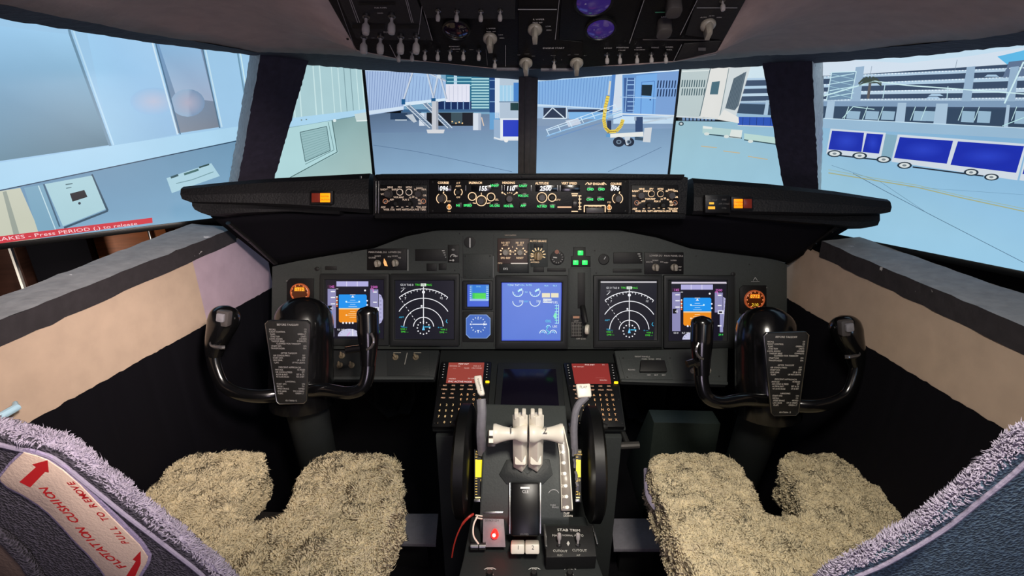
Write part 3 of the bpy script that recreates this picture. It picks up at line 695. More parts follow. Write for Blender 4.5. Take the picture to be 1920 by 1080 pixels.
thing('brown_board', zbox(a, b_, .88, (-.02, .1), M_brown, 'x', 0, 0), 'dark brown board behind the leaning white strip, below the left television', 'board')
mb = MB(); a = W(14, 450, 1.9); b_ = W(52, 560, 1.85); dd = (b_-a); e = a+dd*(a.z/(-dd.z)) if dd.z < 0 else b_
mb.tube([a-dd*.2, e+Vector((0, 0, .008))], .008, 6); thing('leaning_strip', mb.mesh('strip', M_white), 'narrow white strip leaning between a brown board and a black case', 'strip')
mb = MB(); a = W(352, 420, 1.46); b_ = W(396, 411, 1.52); mb.tube([a, a.lerp(b_, .5), b_], [.006, .0045, .003], 8)
# ================================================================ little controls shared by the panels (local +Z = out of the panel)
def me_knob_fluted(r, h, name='knob', m=None):
    b = MB(); b.lathe([(r*1.15, 0), (r*1.15, h*.18), (r, h*.25), (r*.93, h*.9), (r*.8, h)], 18, wob=lambda a, z: 1+.07*math.cos(9*a)*(z > h*.2))
    return b.mesh(name, m or M_knob, angle=40)
def me_knob_bar(r, h, name='knob', m=None):
    """round skirt with a tapering pointer bar"""
    b = MB(); b.lathe([(r, 0), (r*1.02, h*.2), (r*.8, h*.34), (r*.55, h*.4)], 20)
    b.prism([(-r*.42, -r*.95), (r*.42, -r*.95), (r*.5, r*.6), (0, r*1.15), (-r*.5, r*.6)], h*.3, h, top=[(-r*.3, -r*.8), (r*.3, -r*.8), (r*.34, r*.5), (0, r*.95), (-r*.34, r*.5)])
    return b.mesh(name, m or M_knob, .0006, 2)
def me_toggle(L, r, tipr, name='toggle_switch'):
    b = MB(); b.lathe([(r*1.7, 0), (r*1.7, L*.12), (r*1.1, L*.14), (r*1.1, L*.2)], 12, mi=1)
    b.lathe([(r*.7, L*.15), (r*.8, L*.4), (tipr*.95, L*.55), (tipr, L*.8), (tipr*.8, L*.96), (tipr*.3, L)], 12, mi=0)
    return b.mesh(name, [M_tip, M_metal])
def me_screw(r=.0022):
    b = MB(); b.lathe([(r, 0), (r*.95, .0007), (r*.5, .0010)], 10); return b.mesh('screw', M_rubber)
ME_SCREW = me_screw()
def put(name, me, parent, fr, px, py, h=0, rot=0, tilt=None, label=None):
    m = fr.Mpx(px, py, h) @ Matrix.Rotation(math.radians(rot), 4, 'Z')
    if tilt: m = m @ Matrix.Rotation(math.radians(tilt), 4, 'X')
    return part(name, me, parent, m, label)
def plate(fr, pts, z0, z1, m, bev=.0012, name='plate', uv=False):
    b = MB(); b.prism(pts if uv else fr.poly(pts), z0, z1); return b.mesh(name, m, bev)
def gplate(name, parent, fr, pts, z0, z1, m, bev=.0012, label=None, uv=False):
    """plate as a part with its origin on the frame at the plate's middle"""
    q = pts if uv else fr.poly(pts); cx = sum(a[0] for a in q)/len(q); cy = sum(a[1] for a in q)/len(q)
    b = MB(); b.prism([(a[0]-cx, a[1]-cy) for a in q], 0, z1-z0)
    return part(name, b.mesh(name, m, bev), parent, fr.M(cx, cy, z0), label)
def rc(x0, y0, x1, y1): return [(x0, y0), (x1, y0), (x1, y1), (x0, y1)]

# ================================================================ overhead panel
r = root('overhead_panel', 'black overhead switch panel with white toggles, grey knobs and purple gauges, above the windshield', 'control panel', OV.O)
gplate('panel_body', r, OV, [(560, -95), (668, 95), (745, 111), (935, 130), (1045, 131), (1262, 116), (1346, 97), (1452, -95)], -.03, 0, M_ovh2, .003)
gplate('fuel_panel', r, OV, [(612, -60), (668, 68), (745, 72), (812, 72), (760, -60)], 0.0002, .004, M_ovh, .001)
gplate('switch_module', r, OV, [(766, -60), (800, 28), (966, 30), (968, -60)], .0002, .006, M_ovh, .001)
gplate('wiper_module', r, OV, [(972, -60), (972, 118), (1092, 118), (1092, 76), (1048, 72), (1050, -60)], .0002, .003, M_ovh2, .001)
gplate('gauge_module', r, OV, [(1056, -60), (1048, 72), (1178, 76), (1212, -60)], .0002, .003, M_ovh2, .001)
gplate('pressure_module', r, OV, [(1220, -60), (1186, 68), (1274, 66), (1318, -60)], .0002, .004, M_ovh2, .001)
gplate('switch_module', r, OV, [(1326, -60), (1284, 62), (1356, 72), (1428, -60)], .0002, .004, M_ovh, .001)
gplate('corner_plate', r, OV, [(1266, 112), (1282, 80), (1352, 74), (1342, 95)], .0002, .003, M_ovh, .0008)
p = Paint(OV)
LN = (150, 148, 150)
for a, b_ in (((651, -20), (671, 37)), ((654, -20), (675, 37)), ((760, -10), (772, 37)), ((763, -10), (775, 37)), ((794, 10), (811, 71)), ((731, 79), (746, 109)), ((1049, -10), (1041, 69)), ((1209, -10), (1180, 76)), ((1309, -10), (1275, 60)), ((795, -20), (781, 90))): p.line([a, b_], 1.2, LN, 26)
p.line([(971, 12), (1044, 12)], 1.6, (170, 170, 170), 26); p.line([(1306, 9), (1382, 9)], 1.6, (150, 150, 150), 26); p.line([(1262, 111), (1278, 78)], 1.2, LN, 26); p.line([(1262, 111), (1342, 97)], 1.2, LN, 26)
p.line([(628, -20), (668, 92)], 1, (120, 120, 124), 26); p.line([(948, 84), (948, 124)], 1, LN, 4); p.line([(911, 92), (914, 122)], .8, (110, 110, 110), 4)
p.rect(661, 40, 722, 48, (8, 8, 8), 26); p.rect(745, 41, 790, 48, (8, 8, 8), 26); p.rect(672, -2, 742, 4, (8, 8, 8), 26)
WH = (214, 210, 206)
for t, x, y, h in (('FUEL PUMPS', 714, 9, 3), ('CROSS', 713, 19, 2.6), ('PUMPS', 728, 55, 4), ('OFF', 700, 66, 2.4), ('ON', 769, 67, 2.4), ('L WIPER', 921, 48, 3.2), ('PARK  INT', 921, 54, 2.6), ('LOW', 939, 60, 2.6), ('HIGH', 941, 66, 2.6), ('R WIPER', 1010, 31, 4), ('PARK INT', 1008, 37, 3), ('LOW', 1028, 44, 2.8), ('HIGH', 1029, 51, 2.8), ('ENGINE START', 1038, 85, 4.2), ('LOGO', 1140, 85, 3.6), ('POSITION', 1167, 84, 3.6), ('STROBE', 1166, 89, 2.6), ('ANTI', 1198, 84, 3.2), ('COLLISION', 1199, 88, 2.8), ('WING', 1228, 84, 3.6), ('WHEEL', 1255, 83, 3.2), ('WELL', 1255, 88, 3.2), ('LAND ALT', 1251, 26, 3.4), ('AUTO', 1319, 27, 3), ('ALTN', 1334, 24, 2.8), ('MAN', 1348, 27, 3), ('OFF', 840, 7, 2.4), ('ON', 843, 21, 2.6), ('ISOLATION', 881, 21, 3), ('VALVE', 882, 26, 2.6), ('ON', 920, 21, 2.6), ('OFF', 918, 7, 2.4), ('RUNWAY', 852, 82, 3.2), ('TURNOFF', 854, 87, 2.8), ('OFF', 858, 92, 2), ('TAXI', 884, 88, 2.4), ('OFF', 973, 98, 2.2), ('CONT', 988, 96, 2.2), ('GRD', 1000, 100, 2.2), ('AUTO', 1037, 99, 2.4), ('L', 1019, 107, 2.4), ('R', 1053, 107, 2.4), ('OFF', 1067, 98, 2.2), ('CONT', 1081, 97, 2.2), ('FLT', 1097, 99, 2.2), ('OFF', 895, 90, 2)):
    p.text(t, x, y, h, WH if h > 2.5 else (150, 148, 146), 26)
for k, t in enumerate(('PRESSURIZE SYSTEM', 'CABIN ALT', 'DIFF PRESS LIMIT', 'TAKEOFF & LDG')): p.text(t, 1070, 39+k*4, 2.3, (96, 94, 96), 14)
p.line([(1228, 17.5), (1258, 17)], 2, (70, 140, 110), 26)
p.line([(1205, 69), (1330, 70)], 2, (88, 84, 84), 26); p.rect(1309, 84, 1323, 90, (110, 108, 108), 26)
p.build('lettering', r, PRINT, .0002)
ME_TB = me_toggle(.031, .0034, .0062); ME_TS = me_toggle(.018, .0024, .0036); ME_KW = me_knob_bar(.0115, .022, m=M_knob)
for x, y in ((687, 24), (735, 23), (683, 62), (714, 62), (752, 62), (781, 62)):
    put('toggle_switch', ME_TB, r, OV, x, y, .004, tilt=8)
for x, y in ((748, 94), (773, 93), (797, 91), (821, 91), (844, 91), (869, 91), (898, 91)):
    put('toggle_switch', ME_TS, r, OV, x, y, .003, tilt=8, label='amber lit tip' if x in (844, 869) else None)
for x, y in ((822, 12), (857, 13), (902, 13), (938, 12)):
    put('toggle_switch', ME_TS, r, OV, x, y, .006, tilt=4)
for x, y in ((928, 108), (1039, 110)): put('toggle_switch', ME_TS, r, OV, x, y, .003, tilt=4)
for x, y in ((1138, 98), (1162, 98), (1194, 98), (1221, 97), (1248, 97)): put('toggle_switch', ME_TS, r, OV, x, y, .003, rot=10, tilt=4)
put('toggle_switch', ME_TS, r, OV, 1354, -6, .005)
for x, y in ((919, 66), (1003, 49), (1327, 40), (986, 112), (1081, 112)): put('selector_knob', ME_KW, r, OV, x, y, .004, rot=4)
b = MB(); b.prism(rrect(.021, .021, .007), 0, .022, top=rrect(.0225, .0225, .008)); ME_BOXK = b.mesh('knob', M_knobd, .002)
put('setting_knob', ME_BOXK, r, OV, 1244, 37, .004); put('setting_knob', ME_BOXK, r, OV, 1262, -4, .004)
M_pglass = mat('gauge_glass_purple_reflection', (58, 40, 110), .08, coat=1, emit=((70, 50, 150), .22)); M_dglass = mat('dark_gauge_glass', (30, 18, 34), .08, coat=1)  # purple reflection put into the first glass as colour and faint glow
for (x, y, g, l, rr) in ((1126, 48, M_pglass, 'purple lit gauge', .022), (1113, -4, M_pglass, 'purple lit gauge', .026), (856, 50, M_dglass, 'dark gauge', .020)):
    b = MB(); b.lathe([(rr*1.12, 0), (rr*1.12, .006), (rr, .0075), (rr*.95, .006)], 32); g_ = put('gauge', b.mesh('gauge_rim', M_blackpl), r, OV, x, y, .001, label=l)
    b = MB(); b.lathe([(rr*.96, 0), (rr*.96, .006), (rr*.7, .0082), (rr*.3, .009)], 32); put('glass', b.mesh('gauge_glass', g), g_, OV, x, y, .001)
for x0, x1, y in ((931, 973, 128), (1014, 1074, 129)):
    gplate('edge_strip', r, OV, rc(x0, y-1.5, x1, y+1.5), 0, .004, M_alu, .0004)
for x, y in ((800, 70), (808, 78), (811, 84), (652, 70), (1280, 66), (1172, 74), (1200, 60), (1346, 60), (1108, 70)): put('screw', ME_SCREW, r, OV, x, y, .003)

# ================================================================ glareshield
TG = 1.2
GF = Frame(W(990, 370, TG), (1, 0, 0), (0, .10, 1))            # front face plane of the centre part
r = root('glareshield', 'wide black glareshield hood running across under the windshield', 'glareshield', W(990, 400, TG))
# centre housing
mb = MB()
def sweep_face(mb, top, bot, back, zadd=0, mi=0):
    """front polygon strip (top and bottom world curves) with depth"""
    top = [Vector(q) for q in top]; bot = [Vector(q) for q in bot]; bk = Vector(back)
    tb = [q+bk for q in top]; bb = [q+bk for q in bot]
    mb.loft(top, bot, 1, mi=mi); mb.loft(tb, top, 1, mi=mi); mb.loft(bot, bb, 1, mi=mi); mb.loft(bb, tb, 1, mi=mi)
    for e in (0, -1): mb.add([top[e], bot[e], bb[e], tb[e]], [(0, 1, 2, 3)], mi=mi)
gt = [GF.Mpx(x, y).translation for x, y in ((700, 329), (716, 326), (850, 325), (1130, 325), (1268, 327), (1290, 333))]
gb = [GF.Mpx(x, y).translation for x, y in ((700, 404), (716, 407), (850, 409), (1130, 409), (1268, 407), (1286, 402))]
sweep_face(mb, gt, gb, (0, .24, -.05))
part('hood', mb.mesh('centre_hood', M_hood, .004, 3), r)
# lips above the mode control panel and lower bolster
gplate('brow', r, GF, [(706, 327), (1282, 327), (1276, 336), (712, 336)], 0, .014, M_hood, .003)
gplate('bolster', r, GF, [(704, 399), (1284, 400), (1284, 410), (704, 409)], 0, .010, M_hood, .003)
# wings
def wing(sg, top, bot, low, name='wing'):
    b = MB(); T = [W(*q) for q in top]; B = [W(*q) for q in bot]; n = 24
    T = resample(T, n); B = resample(B, n)
    fwd = Vector((0, .16, -.040))
    # rounded nose along the top and bottom edges
    prof = []
    for t, hh in ((0, .0), (.12, -.010), (.5, -.014), (.88, -.010), (1, 0)):
        prof.append([a.lerp(c, t)+Vector((0, hh, 0)) for a, c in zip(T, B)])
    for q1, q2 in zip(prof, prof[1:]): b.loft(q1, q2, 1)
    Tb = [q+fwd for q in T]; Bb = [q+fwd for q in B]
    b.loft(Tb, T, 1); b.loft(B, Bb, 1); b.loft(Bb, Tb, 1)
    for e in (0, -1): b.add([prof[0][e], prof[1][e], prof[2][e], prof[3][e], prof[4][e], Bb[e], Tb[e]], [(0, 1, 2, 3, 4, 5, 6)])
    part(name, b.mesh('wing', M_hood, .003, 2, 50), r)
wing(-1, [(344, 350, 1.13), (420, 342, 1.15), (520, 334, 1.18), (694, 325, 1.21)], [(347, 375, 1.13), (362, 381, 1.135), (460, 384, 1.16), (540, 388, 1.18), (694, 400, 1.21)], None)
wing(-1, [(364, 374, 1.143), (440, 376, 1.165), (520, 384, 1.19), (640, 392, 1.21)], [(371, 394, 1.143), (390, 405, 1.155), (460, 400, 1.17), (540, 396, 1.19), (640, 402, 1.21)], None, 'lip')
wing(1, [(1298, 334, 1.21), (1440, 345, 1.18), (1560, 358, 1.15), (1664, 374, 1.12)], [(1298, 402, 1.21), (1420, 402, 1.18), (1560, 404, 1.15), (1652, 402, 1.125), (1664, 399, 1.12)], None)
wing(1, [(1340, 395, 1.21), (1460, 400, 1.185), (1560, 402, 1.165), (1645, 397, 1.15)], [(1340, 404, 1.21), (1460, 414, 1.185), (1560, 422, 1.165), (1615, 429, 1.155), (1640, 424, 1.15)], None, 'lip')
# underside down to the instrument panel
MIPA = math.radians(12)
MIP = Frame(W(990, 550, 1.37), (1, 0, 0), (0, math.sin(MIPA), math.cos(MIPA)))
lip = [W(396, 404, 1.22), W(470, 400, 1.22), W(540, 398, 1.22), W(694, 401, 1.23), W(850, 404, 1.22), W(1130, 404, 1.22), W(1290, 403, 1.23), W(1440, 410, 1.22), W(1520, 418, 1.22), W(1590, 427, 1.21)]
arch_px = [(514, 497), (560, 487), (640, 473), (702, 463), (760, 441), (820, 429), (1160, 429), (1232, 443), (1295, 464), (1440, 482), (1478, 492)]
arch = [MIP.Mpx(x, y, .002).translation for x, y in arch_px]
b = MB(); b.loft(resample(lip, 60), resample(arch, 60), 6)
o = part('underside', b.mesh('underside', M_black), r); md = o.modifiers.new('thickness', 'SOLIDIFY'); md.thickness = .004
# slanted end trims with screws
for nm, a, c in (('L', [(428, 418, 1.21), (470, 452, 1.28), (517, 494, 1.36)], 0), ('R', [(1572, 424, 1.19), (1530, 456, 1.26), (1476, 494, 1.35)], 0)):
    P = [W(*q) for q in a]; b = MB(); b.tube(P, .009, 8, flat=.6); e = part('end_trim', b.mesh('end_trim', M_blackpl), r)
    for t in (.15, .45, .85):
        q = P[0].lerp(P[-1], t)-Vector((0, .010, -.004)); b = MB(); b.lathe([(.0025, 0), (.002, .001)], 8)
        part('screw', b.mesh('screw', M_metal), e, Matrix.Translation(q) @ Matrix.Rotation(math.radians(60), 4, 'X'))
# posts next to the centre part
for x in (706, 711): gplate('vertical_rib', r, GF, rc(x-1.2, 339, x+1.2, 401), 0, .008, M_metal, .0006)
gplate('vertical_rib', r, GF, rc(682, 358, 684, 392), 0, .004, M_metal, .0004); gplate('vertical_rib', r, GF, rc(675, 330, 679, 348), 0, .004, M_metal, .0004)
# amber warning lights on the wings
def amber(fr, lx, ly, rx, ry, on_first, nm):
    pass
def lamp_mat(nm, rgb, s): return mat(nm, rgb, .3, bump=.02, emit=(rgb, s))
M_amb = lamp_mat('lit_amber_lens', (255, 142, 14), 1.15); M_red = mat('unlit_red_lens', (96, 34, 26), .3, emit=((150, 50, 30), .25)); M_grn = lamp_mat('lit_green_lens', (40, 255, 90), 1.6)
def on_wing(x, y, t): return Frame(W(x, y, t), (1, 0, 0), (0, .1, 1))
WL = on_wing(605, 370, 1.165); WR = on_wing(1370, 381, 1.165)
for fr, (rx0, rx1), (ax0, ax1), y0, y1, lab in ((WL, (586, 601), (602, 620), 362, 379, 'amber lit caution lamp on the left wing'), (WR, (1393, 1408), (1375, 1391), 373, 390, 'amber lit caution lamp on the right wing')):
    bz = gplate('caution_lamp', r, fr, rc(min(rx0, ax0)-4, y0-4, max(rx1, ax1)+4, y1+4), -.012, .002, M_blackpl, .001)
    gplate('amber_lens', bz, fr, rc(ax0, y0, ax1, y1), .002, .006, M_amb, .0008, 'lit amber lens'); gplate('red_lens', bz, fr, rc(rx0, y0, rx1, y1), .002, .006, M_red, .0008, 'dark red lens')
    p = Paint(fr)
    for k, t in enumerate(('MASTER', 'CAUTION')): p.text(t, (ax0+ax1)/2, y0+6+k*6, 3, (120, 60, 10), 1)
    p.build('lettering', bz, PRINT, .0003, .0063)
sp = gplate('annunciator', r, WR, rc(1322, 366, 1369, 399), -.012, .002, M_blackpl, .001)
p = Paint(WR); p.rect(1329, 379, 1338, 383, (255, 190, 60), 1); p.rect(1327, 387, 1340, 392, (255, 180, 50), 1); p.build('lit_caption', sp, BACKLIT, .0003, .0022, 'amber lit captions')
p = Paint(WR); p.text('FUEL  OVHT', 1334, 375, 2.6, (120, 118, 116), 1); p.text('ENG', 1357, 374, 3, (110, 108, 106), 1); p.text('AIR COND', 1357, 382, 3, (100, 98, 96), 1); p.text('HYD', 1357, 390, 3, (100, 98, 96), 1); p.build('lettering', sp, PRINT, .0003, .0022)

# ---- mode control panel
AM = (255, 214, 168); GR = (60, 235, 120); DG = (245, 245, 245); KR = (190, 150, 120)
def ring(p, x, y, r0, w=1.6, c=AM, a0=0, a1=360): p.arc(x, y, r0, a0, a1, w, c, 2, 20)
ME_K1 = me_knob_fluted(.0095, .016, m=M_knobd); ME_K2 = me_knob_fluted(.006, .012, m=M_rubber)
r = root('mode_control_panel', 'long backlit panel showing 096, 155, 110 and 2500 in the middle of the glareshield', 'control panel', GF.Mpx(990, 400).translation)
gplate('faceplate', r, GF, rc(806, 337, 1178, 399), 0, .006, M_ovh2, .0015)
H = .0065
wd = gplate
for x0, x1 in ((821, 847), (884, 922), (944, 972), (1004, 1045), (1052, 1087), (1143, 1164)): gplate('display_window', r, GF, rc(x0, 347, x1, 359), .006, .0072, M_gloss, .0003)
p = Paint(GF)
for t, x in (('096', 833.5), ('155', 906), ('110', 957.5), ('2500', 1023), ('096', 1152.5)): p.text(t, x, 353, 8.2, DG, 5, shear=.15, wid=.92, bold=.03)
for t, x, y in (('COURSE', 832, 342.5), ('IAS/MACH', 892, 342.5), ('HEADING', 954, 342.5), ('ALTITUDE', 1016, 343.5), ('VERT SPEED', 1067, 343.5), ('A/P ENGAGE', 1117, 344.5), ('COURSE', 1154, 344.5)):
    p.text(t, x, y, 4.0, AM, 2, wid=.95, bold=.035)
p.text('A/T', 860, 343, 3.4, AM, 2); p.text('ARM', 860, 348.5, 3.4, AM, 2); p.text('OFF', 860, 369.5, 3, AM, 2); p.text('F/D', 843, 377, 3.2, AM, 2); p.text('ON', 843, 396, 2.4, AM, 2); p.text('F/D', 1141.5, 379, 3.2, AM, 2); p.text('ON', 1141.5, 396, 2.4, AM, 2)
p.text('SEL', 932, 374, 3.4, AM, 2); p.text('INTV', 1045, 374.5, 3.4, AM, 2)
for x, y in ((829, 372), (1157, 372)): ring(p, x, y, 9.5, 1.5, AM, 120, 240); ring(p, x, y, 9.5, 1.5, AM, -60, 60); p.line([(x+4, y-13), (x+3, y-9)], 2, AM, 2)
ring(p, 860, 360, 7.4, 1.6, AM, 130, 230); ring(p, 860, 360, 7.4, 1.6, AM, -50, 50); p.line([(860, 356), (860, 363)], 1.6, AM, 3)
ring(p, 886, 368, 7.4); ring(p, 921, 369, 7.4); ring(p, 903, 376, 9.5); p.line([(903, 361), (903, 366)], 1.4, AM, 2); p.line([(893, 381), (887, 380)], 1.4, AM, 2); p.line([(913, 381), (920, 380)], 1.4, AM, 2)
for a in (140, 112, 90, 68, 40): p.line([(956+9*math.cos(math.radians(a)), 371-9*math.sin(math.radians(a))), (956+(15 if a in (140, 40) else 11)*math.cos(math.radians(a)), 371-(14 if a in (140, 40) else 11)*math.sin(math.radians(a)))], 1.4, AM, 2)
p.disc(942, 361, 1.8, AM, 2); p.disc(969, 361, 1.8, AM, 2)
ring(p, 1016, 370, 9.3); ring(p, 1035, 370, 7.2)
p.line([(1045, 388), (1071, 388)], 2.4, (250, 190, 150), 2)
for y, w_ in ((363, 12), (366.5, 10), (396, 12)): p.line([(1077-w_/2, y), (1077+w_/2, y)], 2, AM, 2)
p.line([(1086, 367), (1086.5, 392)], 1.4, AM, 2)
for y in (367, 373, 380, 387, 392): p.line([(1084, y), (1089.5, y)], 1.8, AM, 2)
p.line([(1095, 399-1.5), (1095, 385), (1134, 385), (1134, 397.5)], 2, AM, 2); p.text('DISENGAGE', 1115, 386, 3.2, AM, 3)
p.line([(1097, 346), (1101, 342), (1104, 345)], 1.4, AM, 2); p.line([(1128, 345), (1131, 342), (1136, 346)], 1.4, AM, 2)
for x, y, t in ((928, 347.5, 'VNAV'), (860, 384.5, 'N1'), (878, 384.5, 'SPEED'), (928, 385, 'LVL CHG'), (954, 385.5, 'HDG SEL'), (981, 348, 'LNAV'), (981, 366.5, 'VOR LOC'), (981, 385, 'APP'), (1016, 386, 'ALT HLD'), (1035, 386.5, 'V/S'), (1106, 354.5, 'CMD'), (1126.5, 354.5, 'CMD'), (1105, 373.5, 'CWS'), (1125, 373, 'CWS')):
    p.text(t, x, y, 4.0, GR, 12, wid=.8 if len(t) > 5 else 1, bold=.045)
for x, y in ((843, 388), (1141.5, 389)): p.line([(x, y-6), (x, y+4)], 4, (230, 150, 70), 1); ring(p, x, y, 4, 1.2, AM)
p.build('backlit_markings', r, BACKLIT, .0003, H)
for x, y in ((928, 347.5), (860, 384.5), (878, 384.5), (928, 385), (954, 385.5), (981, 348), (981, 366.5), (981, 385), (1016, 386), (1035, 386.5), (1106, 354.5), (1126.5, 354.5), (1105, 373.5), (1125, 373)):
    gplate('mode_button', r, GF, rc(x-6.5, y-5, x+6.5, y+5), .006, .0095, M_blackpl, .0006)
for x, y in ((829, 372), (903, 376), (956, 372), (1016, 370), (1157, 372)): put('selector_knob', ME_K1, r, GF, x, y, .006)
for x, y in ((886, 368), (921, 369), (1035, 370), (860, 360)): put('small_knob', ME_K2, r, GF, x, y, .006)
b = MB(); b.lathe([(.012, -.004), (.012, .004)], 28, wob=lambda a, z: 1+.03*math.cos(28*a)); me = b.mesh('thumbwheel', M_knobd)
part('thumbwheel', me, r, GF.Mpx(1077, 381, .002) @ Matrix.Rotation(PI/2, 4, 'Y'))
gplate('disengage_bar', r, GF, rc(1098, 389, 1131, 399), .006, .012, M_knobd, .001)
for x in (823, 874, 941, 946, 996, 1045, 1050): gplate('divider', r, GF, rc(x-.6, 347, x+.6, 358), .0072, .0085, M_metal, .0002)
for x, y in ((812, 341), (812, 395), (1172, 341), (1172, 395)): put('screw', ME_SCREW, r, GF, x, y, .006)
# ---- two EFIS control panels
for sg, x0, lab in ((-1, 715, 'small backlit control panel of round knobs left of the mode control panel'), (1, 1184, 'small backlit control panel of round knobs right of the mode control panel')):
    dy = 0 if sg < 0 else 3; c = (176, 152, 134) if sg < 0 else AM
    r = root('display_control_panel', lab, 'control panel', GF.Mpx(x0+44, 398).translation)
    gplate('faceplate', r, GF, rc(x0-1, 347, x0+87, 400), 0, .006, M_ovh2, .0012)
    p = Paint(GF)
    X = lambda v: x0+v
    for t, u, y in (('RADIO', 7, 355), ('MINS', 18, 351), ('BARO', 27, 355), ('FPV', 36, 351), ('MTRS', 53, 351), ('IN', 65, 355), ('BARO', 73, 352.5), ('HPA', 81, 355), ('VOR', 5, 364), ('ADF', 5, 388), ('VOR', 81, 366), ('ADF', 81, 388), ('APP', 21, 374), ('VOR', 29, 369.5), ('MAP', 39, 369.5), ('PLN', 45, 374), ('5', 52, 374), ('10', 55, 370), ('20', 61, 368.5), ('40', 67, 370.5), ('80', 72, 374.5), ('160', 73, 381), ('320', 72, 388)):
        p.text(t, X(u), y+dy, 3.2, c, 2, bold=.035)
    for k, t in enumerate(('WXR', 'STA', 'WPT', 'ARPT', 'DATA', 'POS', 'TERR')): p.text(t, X(11+k*11.4), 392.5+dy, 3.2, c, 2, bold=.035); p.line([(X(20+k*9.3), 388+dy-(k % 2)*1.5), (X(24+k*9.3), 388+dy-(k % 2)*1.5)], 1.2, c, 2) if k < 6 else None
    ring(p, X(36), 360+dy, 5.6, 1.5, AM if sg > 0 else (225, 200, 180)); ring(p, X(53), 360+dy, 5.6, 1.5, AM if sg > 0 else (225, 200, 180))
    for u in (9, 80): p.text('OFF', X(u+5 if u < 40 else u-6), 377+dy, 2.6, c, 2); ring(p, X(u), 377+dy, 4.2, 1.2, (170, 110, 80))
    p.build('backlit_markings', r, BACKLIT, .0003, H)
    for u, y in ((15, 363), (72, 363)): put('selector_knob', ME_K1, r, GF, X(u), y+dy, .006)
    for u, y in ((36, 360), (53, 360), (30, 381), (56, 381)): put('small_knob', ME_K2, r, GF, X(u), y+dy, .006)
    for u in (9, 80): put('toggle_switch', me_toggle(.012, .0015, .002), r, GF, X(u), 377+dy, .006, tilt=15)
    for k in range(7): gplate('push_button', r, GF, rc(X(11+k*11.4)-4, 390+dy, X(11+k*11.4)+4, 396+dy), .004, .0064, M_blackpl, .0004)

# ================================================================ main instrument panel
r = root('instrument_panel', 'dark grey main instrument panel carrying six displays behind the yokes', 'instrument panel', MIP.Mpx(990, 650).translation)
MIP_o = [(508, 655)]+[(510, 500)]+arch_px[1:-1]+[(1476, 496), (1476, 655)]
gplate('panel', r, MIP, MIP_o, -.03, 0, M_panel, .002)
p = Paint(MIP)
# seams
for a, b_ in (((868, 442), (868, 520)), ((926, 440), (926, 650)), ((1070, 500), (1070, 650)), ((602, 500), (602, 650)), ((1378, 520), (1378, 650)), ((866, 520), (866, 650)), ((928, 520), (862, 520))): p.line([a, b_], 1, (18, 18, 18), 1)
p.line([(765, 468), (765, 508)], 1.6, (150, 152, 150), 1); p.line([(925, 480), (925, 521)], 1.4, (120, 124, 124), 1); p.line([(1243, 510), (1243, 516)], 1, (120, 124, 124), 1)
for t, x, y, h in (('MAIN PANEL DU', 709, 472.5, 3.2), ('LOWER DU', 741, 472.5, 3.2), ('OUTBD', 699, 483, 2.8), ('NORM', 709, 480, 2.6), ('PFD', 731, 481, 2.6), ('NORM', 741, 480, 2.6), ('ND', 750, 483, 2.6), ('LOWER DU', 1229, 479, 3.2), ('MAIN PANEL DUs', 1262, 479.5, 3.2), ('NORM', 1228, 488, 2.6), ('ENG PRI', 1217, 491, 2.4), ('PFD', 1240, 491, 2.4), ('NORM', 1262, 488, 2.6), ('INBD', 1273, 500, 2.4), ('ND', 1274, 506, 2.4), ('INBD', 1248, 492, 2.4)):
    p.text(t, x, y, h, (200, 194, 188), 14)
p.text('YAW DAMPER', 957, 441, 2.4, (190, 170, 150), 1)
for x, y, t in ((540, 527, 'CHR'), (573, 527, 'TIME/DATE'), (1400, 539, 'CHR'), (1430, 539, 'TIME/DATE')): p.text(t, x, y, 2.4, (180, 178, 174), 1)
p.line([(1412, 526), (1416, 520), (1420, 526)], 1, (170, 170, 170), 1); p.line([(1408, 528), (1424, 528)], 1, (150, 150, 150), 1)
for k in range(6): p.text('LANDING GEAR'[k*2:k*2+2], 1071, 520+k*9, 3.2, (150, 150, 148), 1, rot=90)
p.text('UP', 1077, 512, 3, (190, 190, 186), 1); p.text('OFF', 1076, 541, 3, (150, 150, 148), 1); p.text('DN', 1075, 569, 3.4, (200, 200, 196), 1)
p.build('lettering', r, PRINT, .0003, .0002)
def sub(nm, pts, h, m=M_ovh2, lab=None, bev=.0008): return gplate(nm, r, MIP, pts, 0, h, m, bev, lab)
# selector panels
s1 = sub('selector_panel', rc(689, 466, 763, 506), .0040); s2 = sub('selector_panel', rc(1208, 473, 1281, 514), .0040)
ME_KM = me_knob_bar(.0105, .020, m=M_knob); ME_KMs = me_knob_bar(.006, .012, m=M_knob)
for x, y, s_ in ((709, 494, s1), (742, 493, s1), (1228, 501, s2), (1263, 501, s2)): put('selector_knob', ME_KM, s_, MIP, x, y, .004, rot=8)
p = Paint(MIP); p.poly([(721, 484), (725, 490), (728, 499), (722, 498), (720, 492)], (255, 180, 110), 1); p.build('lit_pointer', s1, BACKLIT, .0003, .005, 'small orange lit pointer')
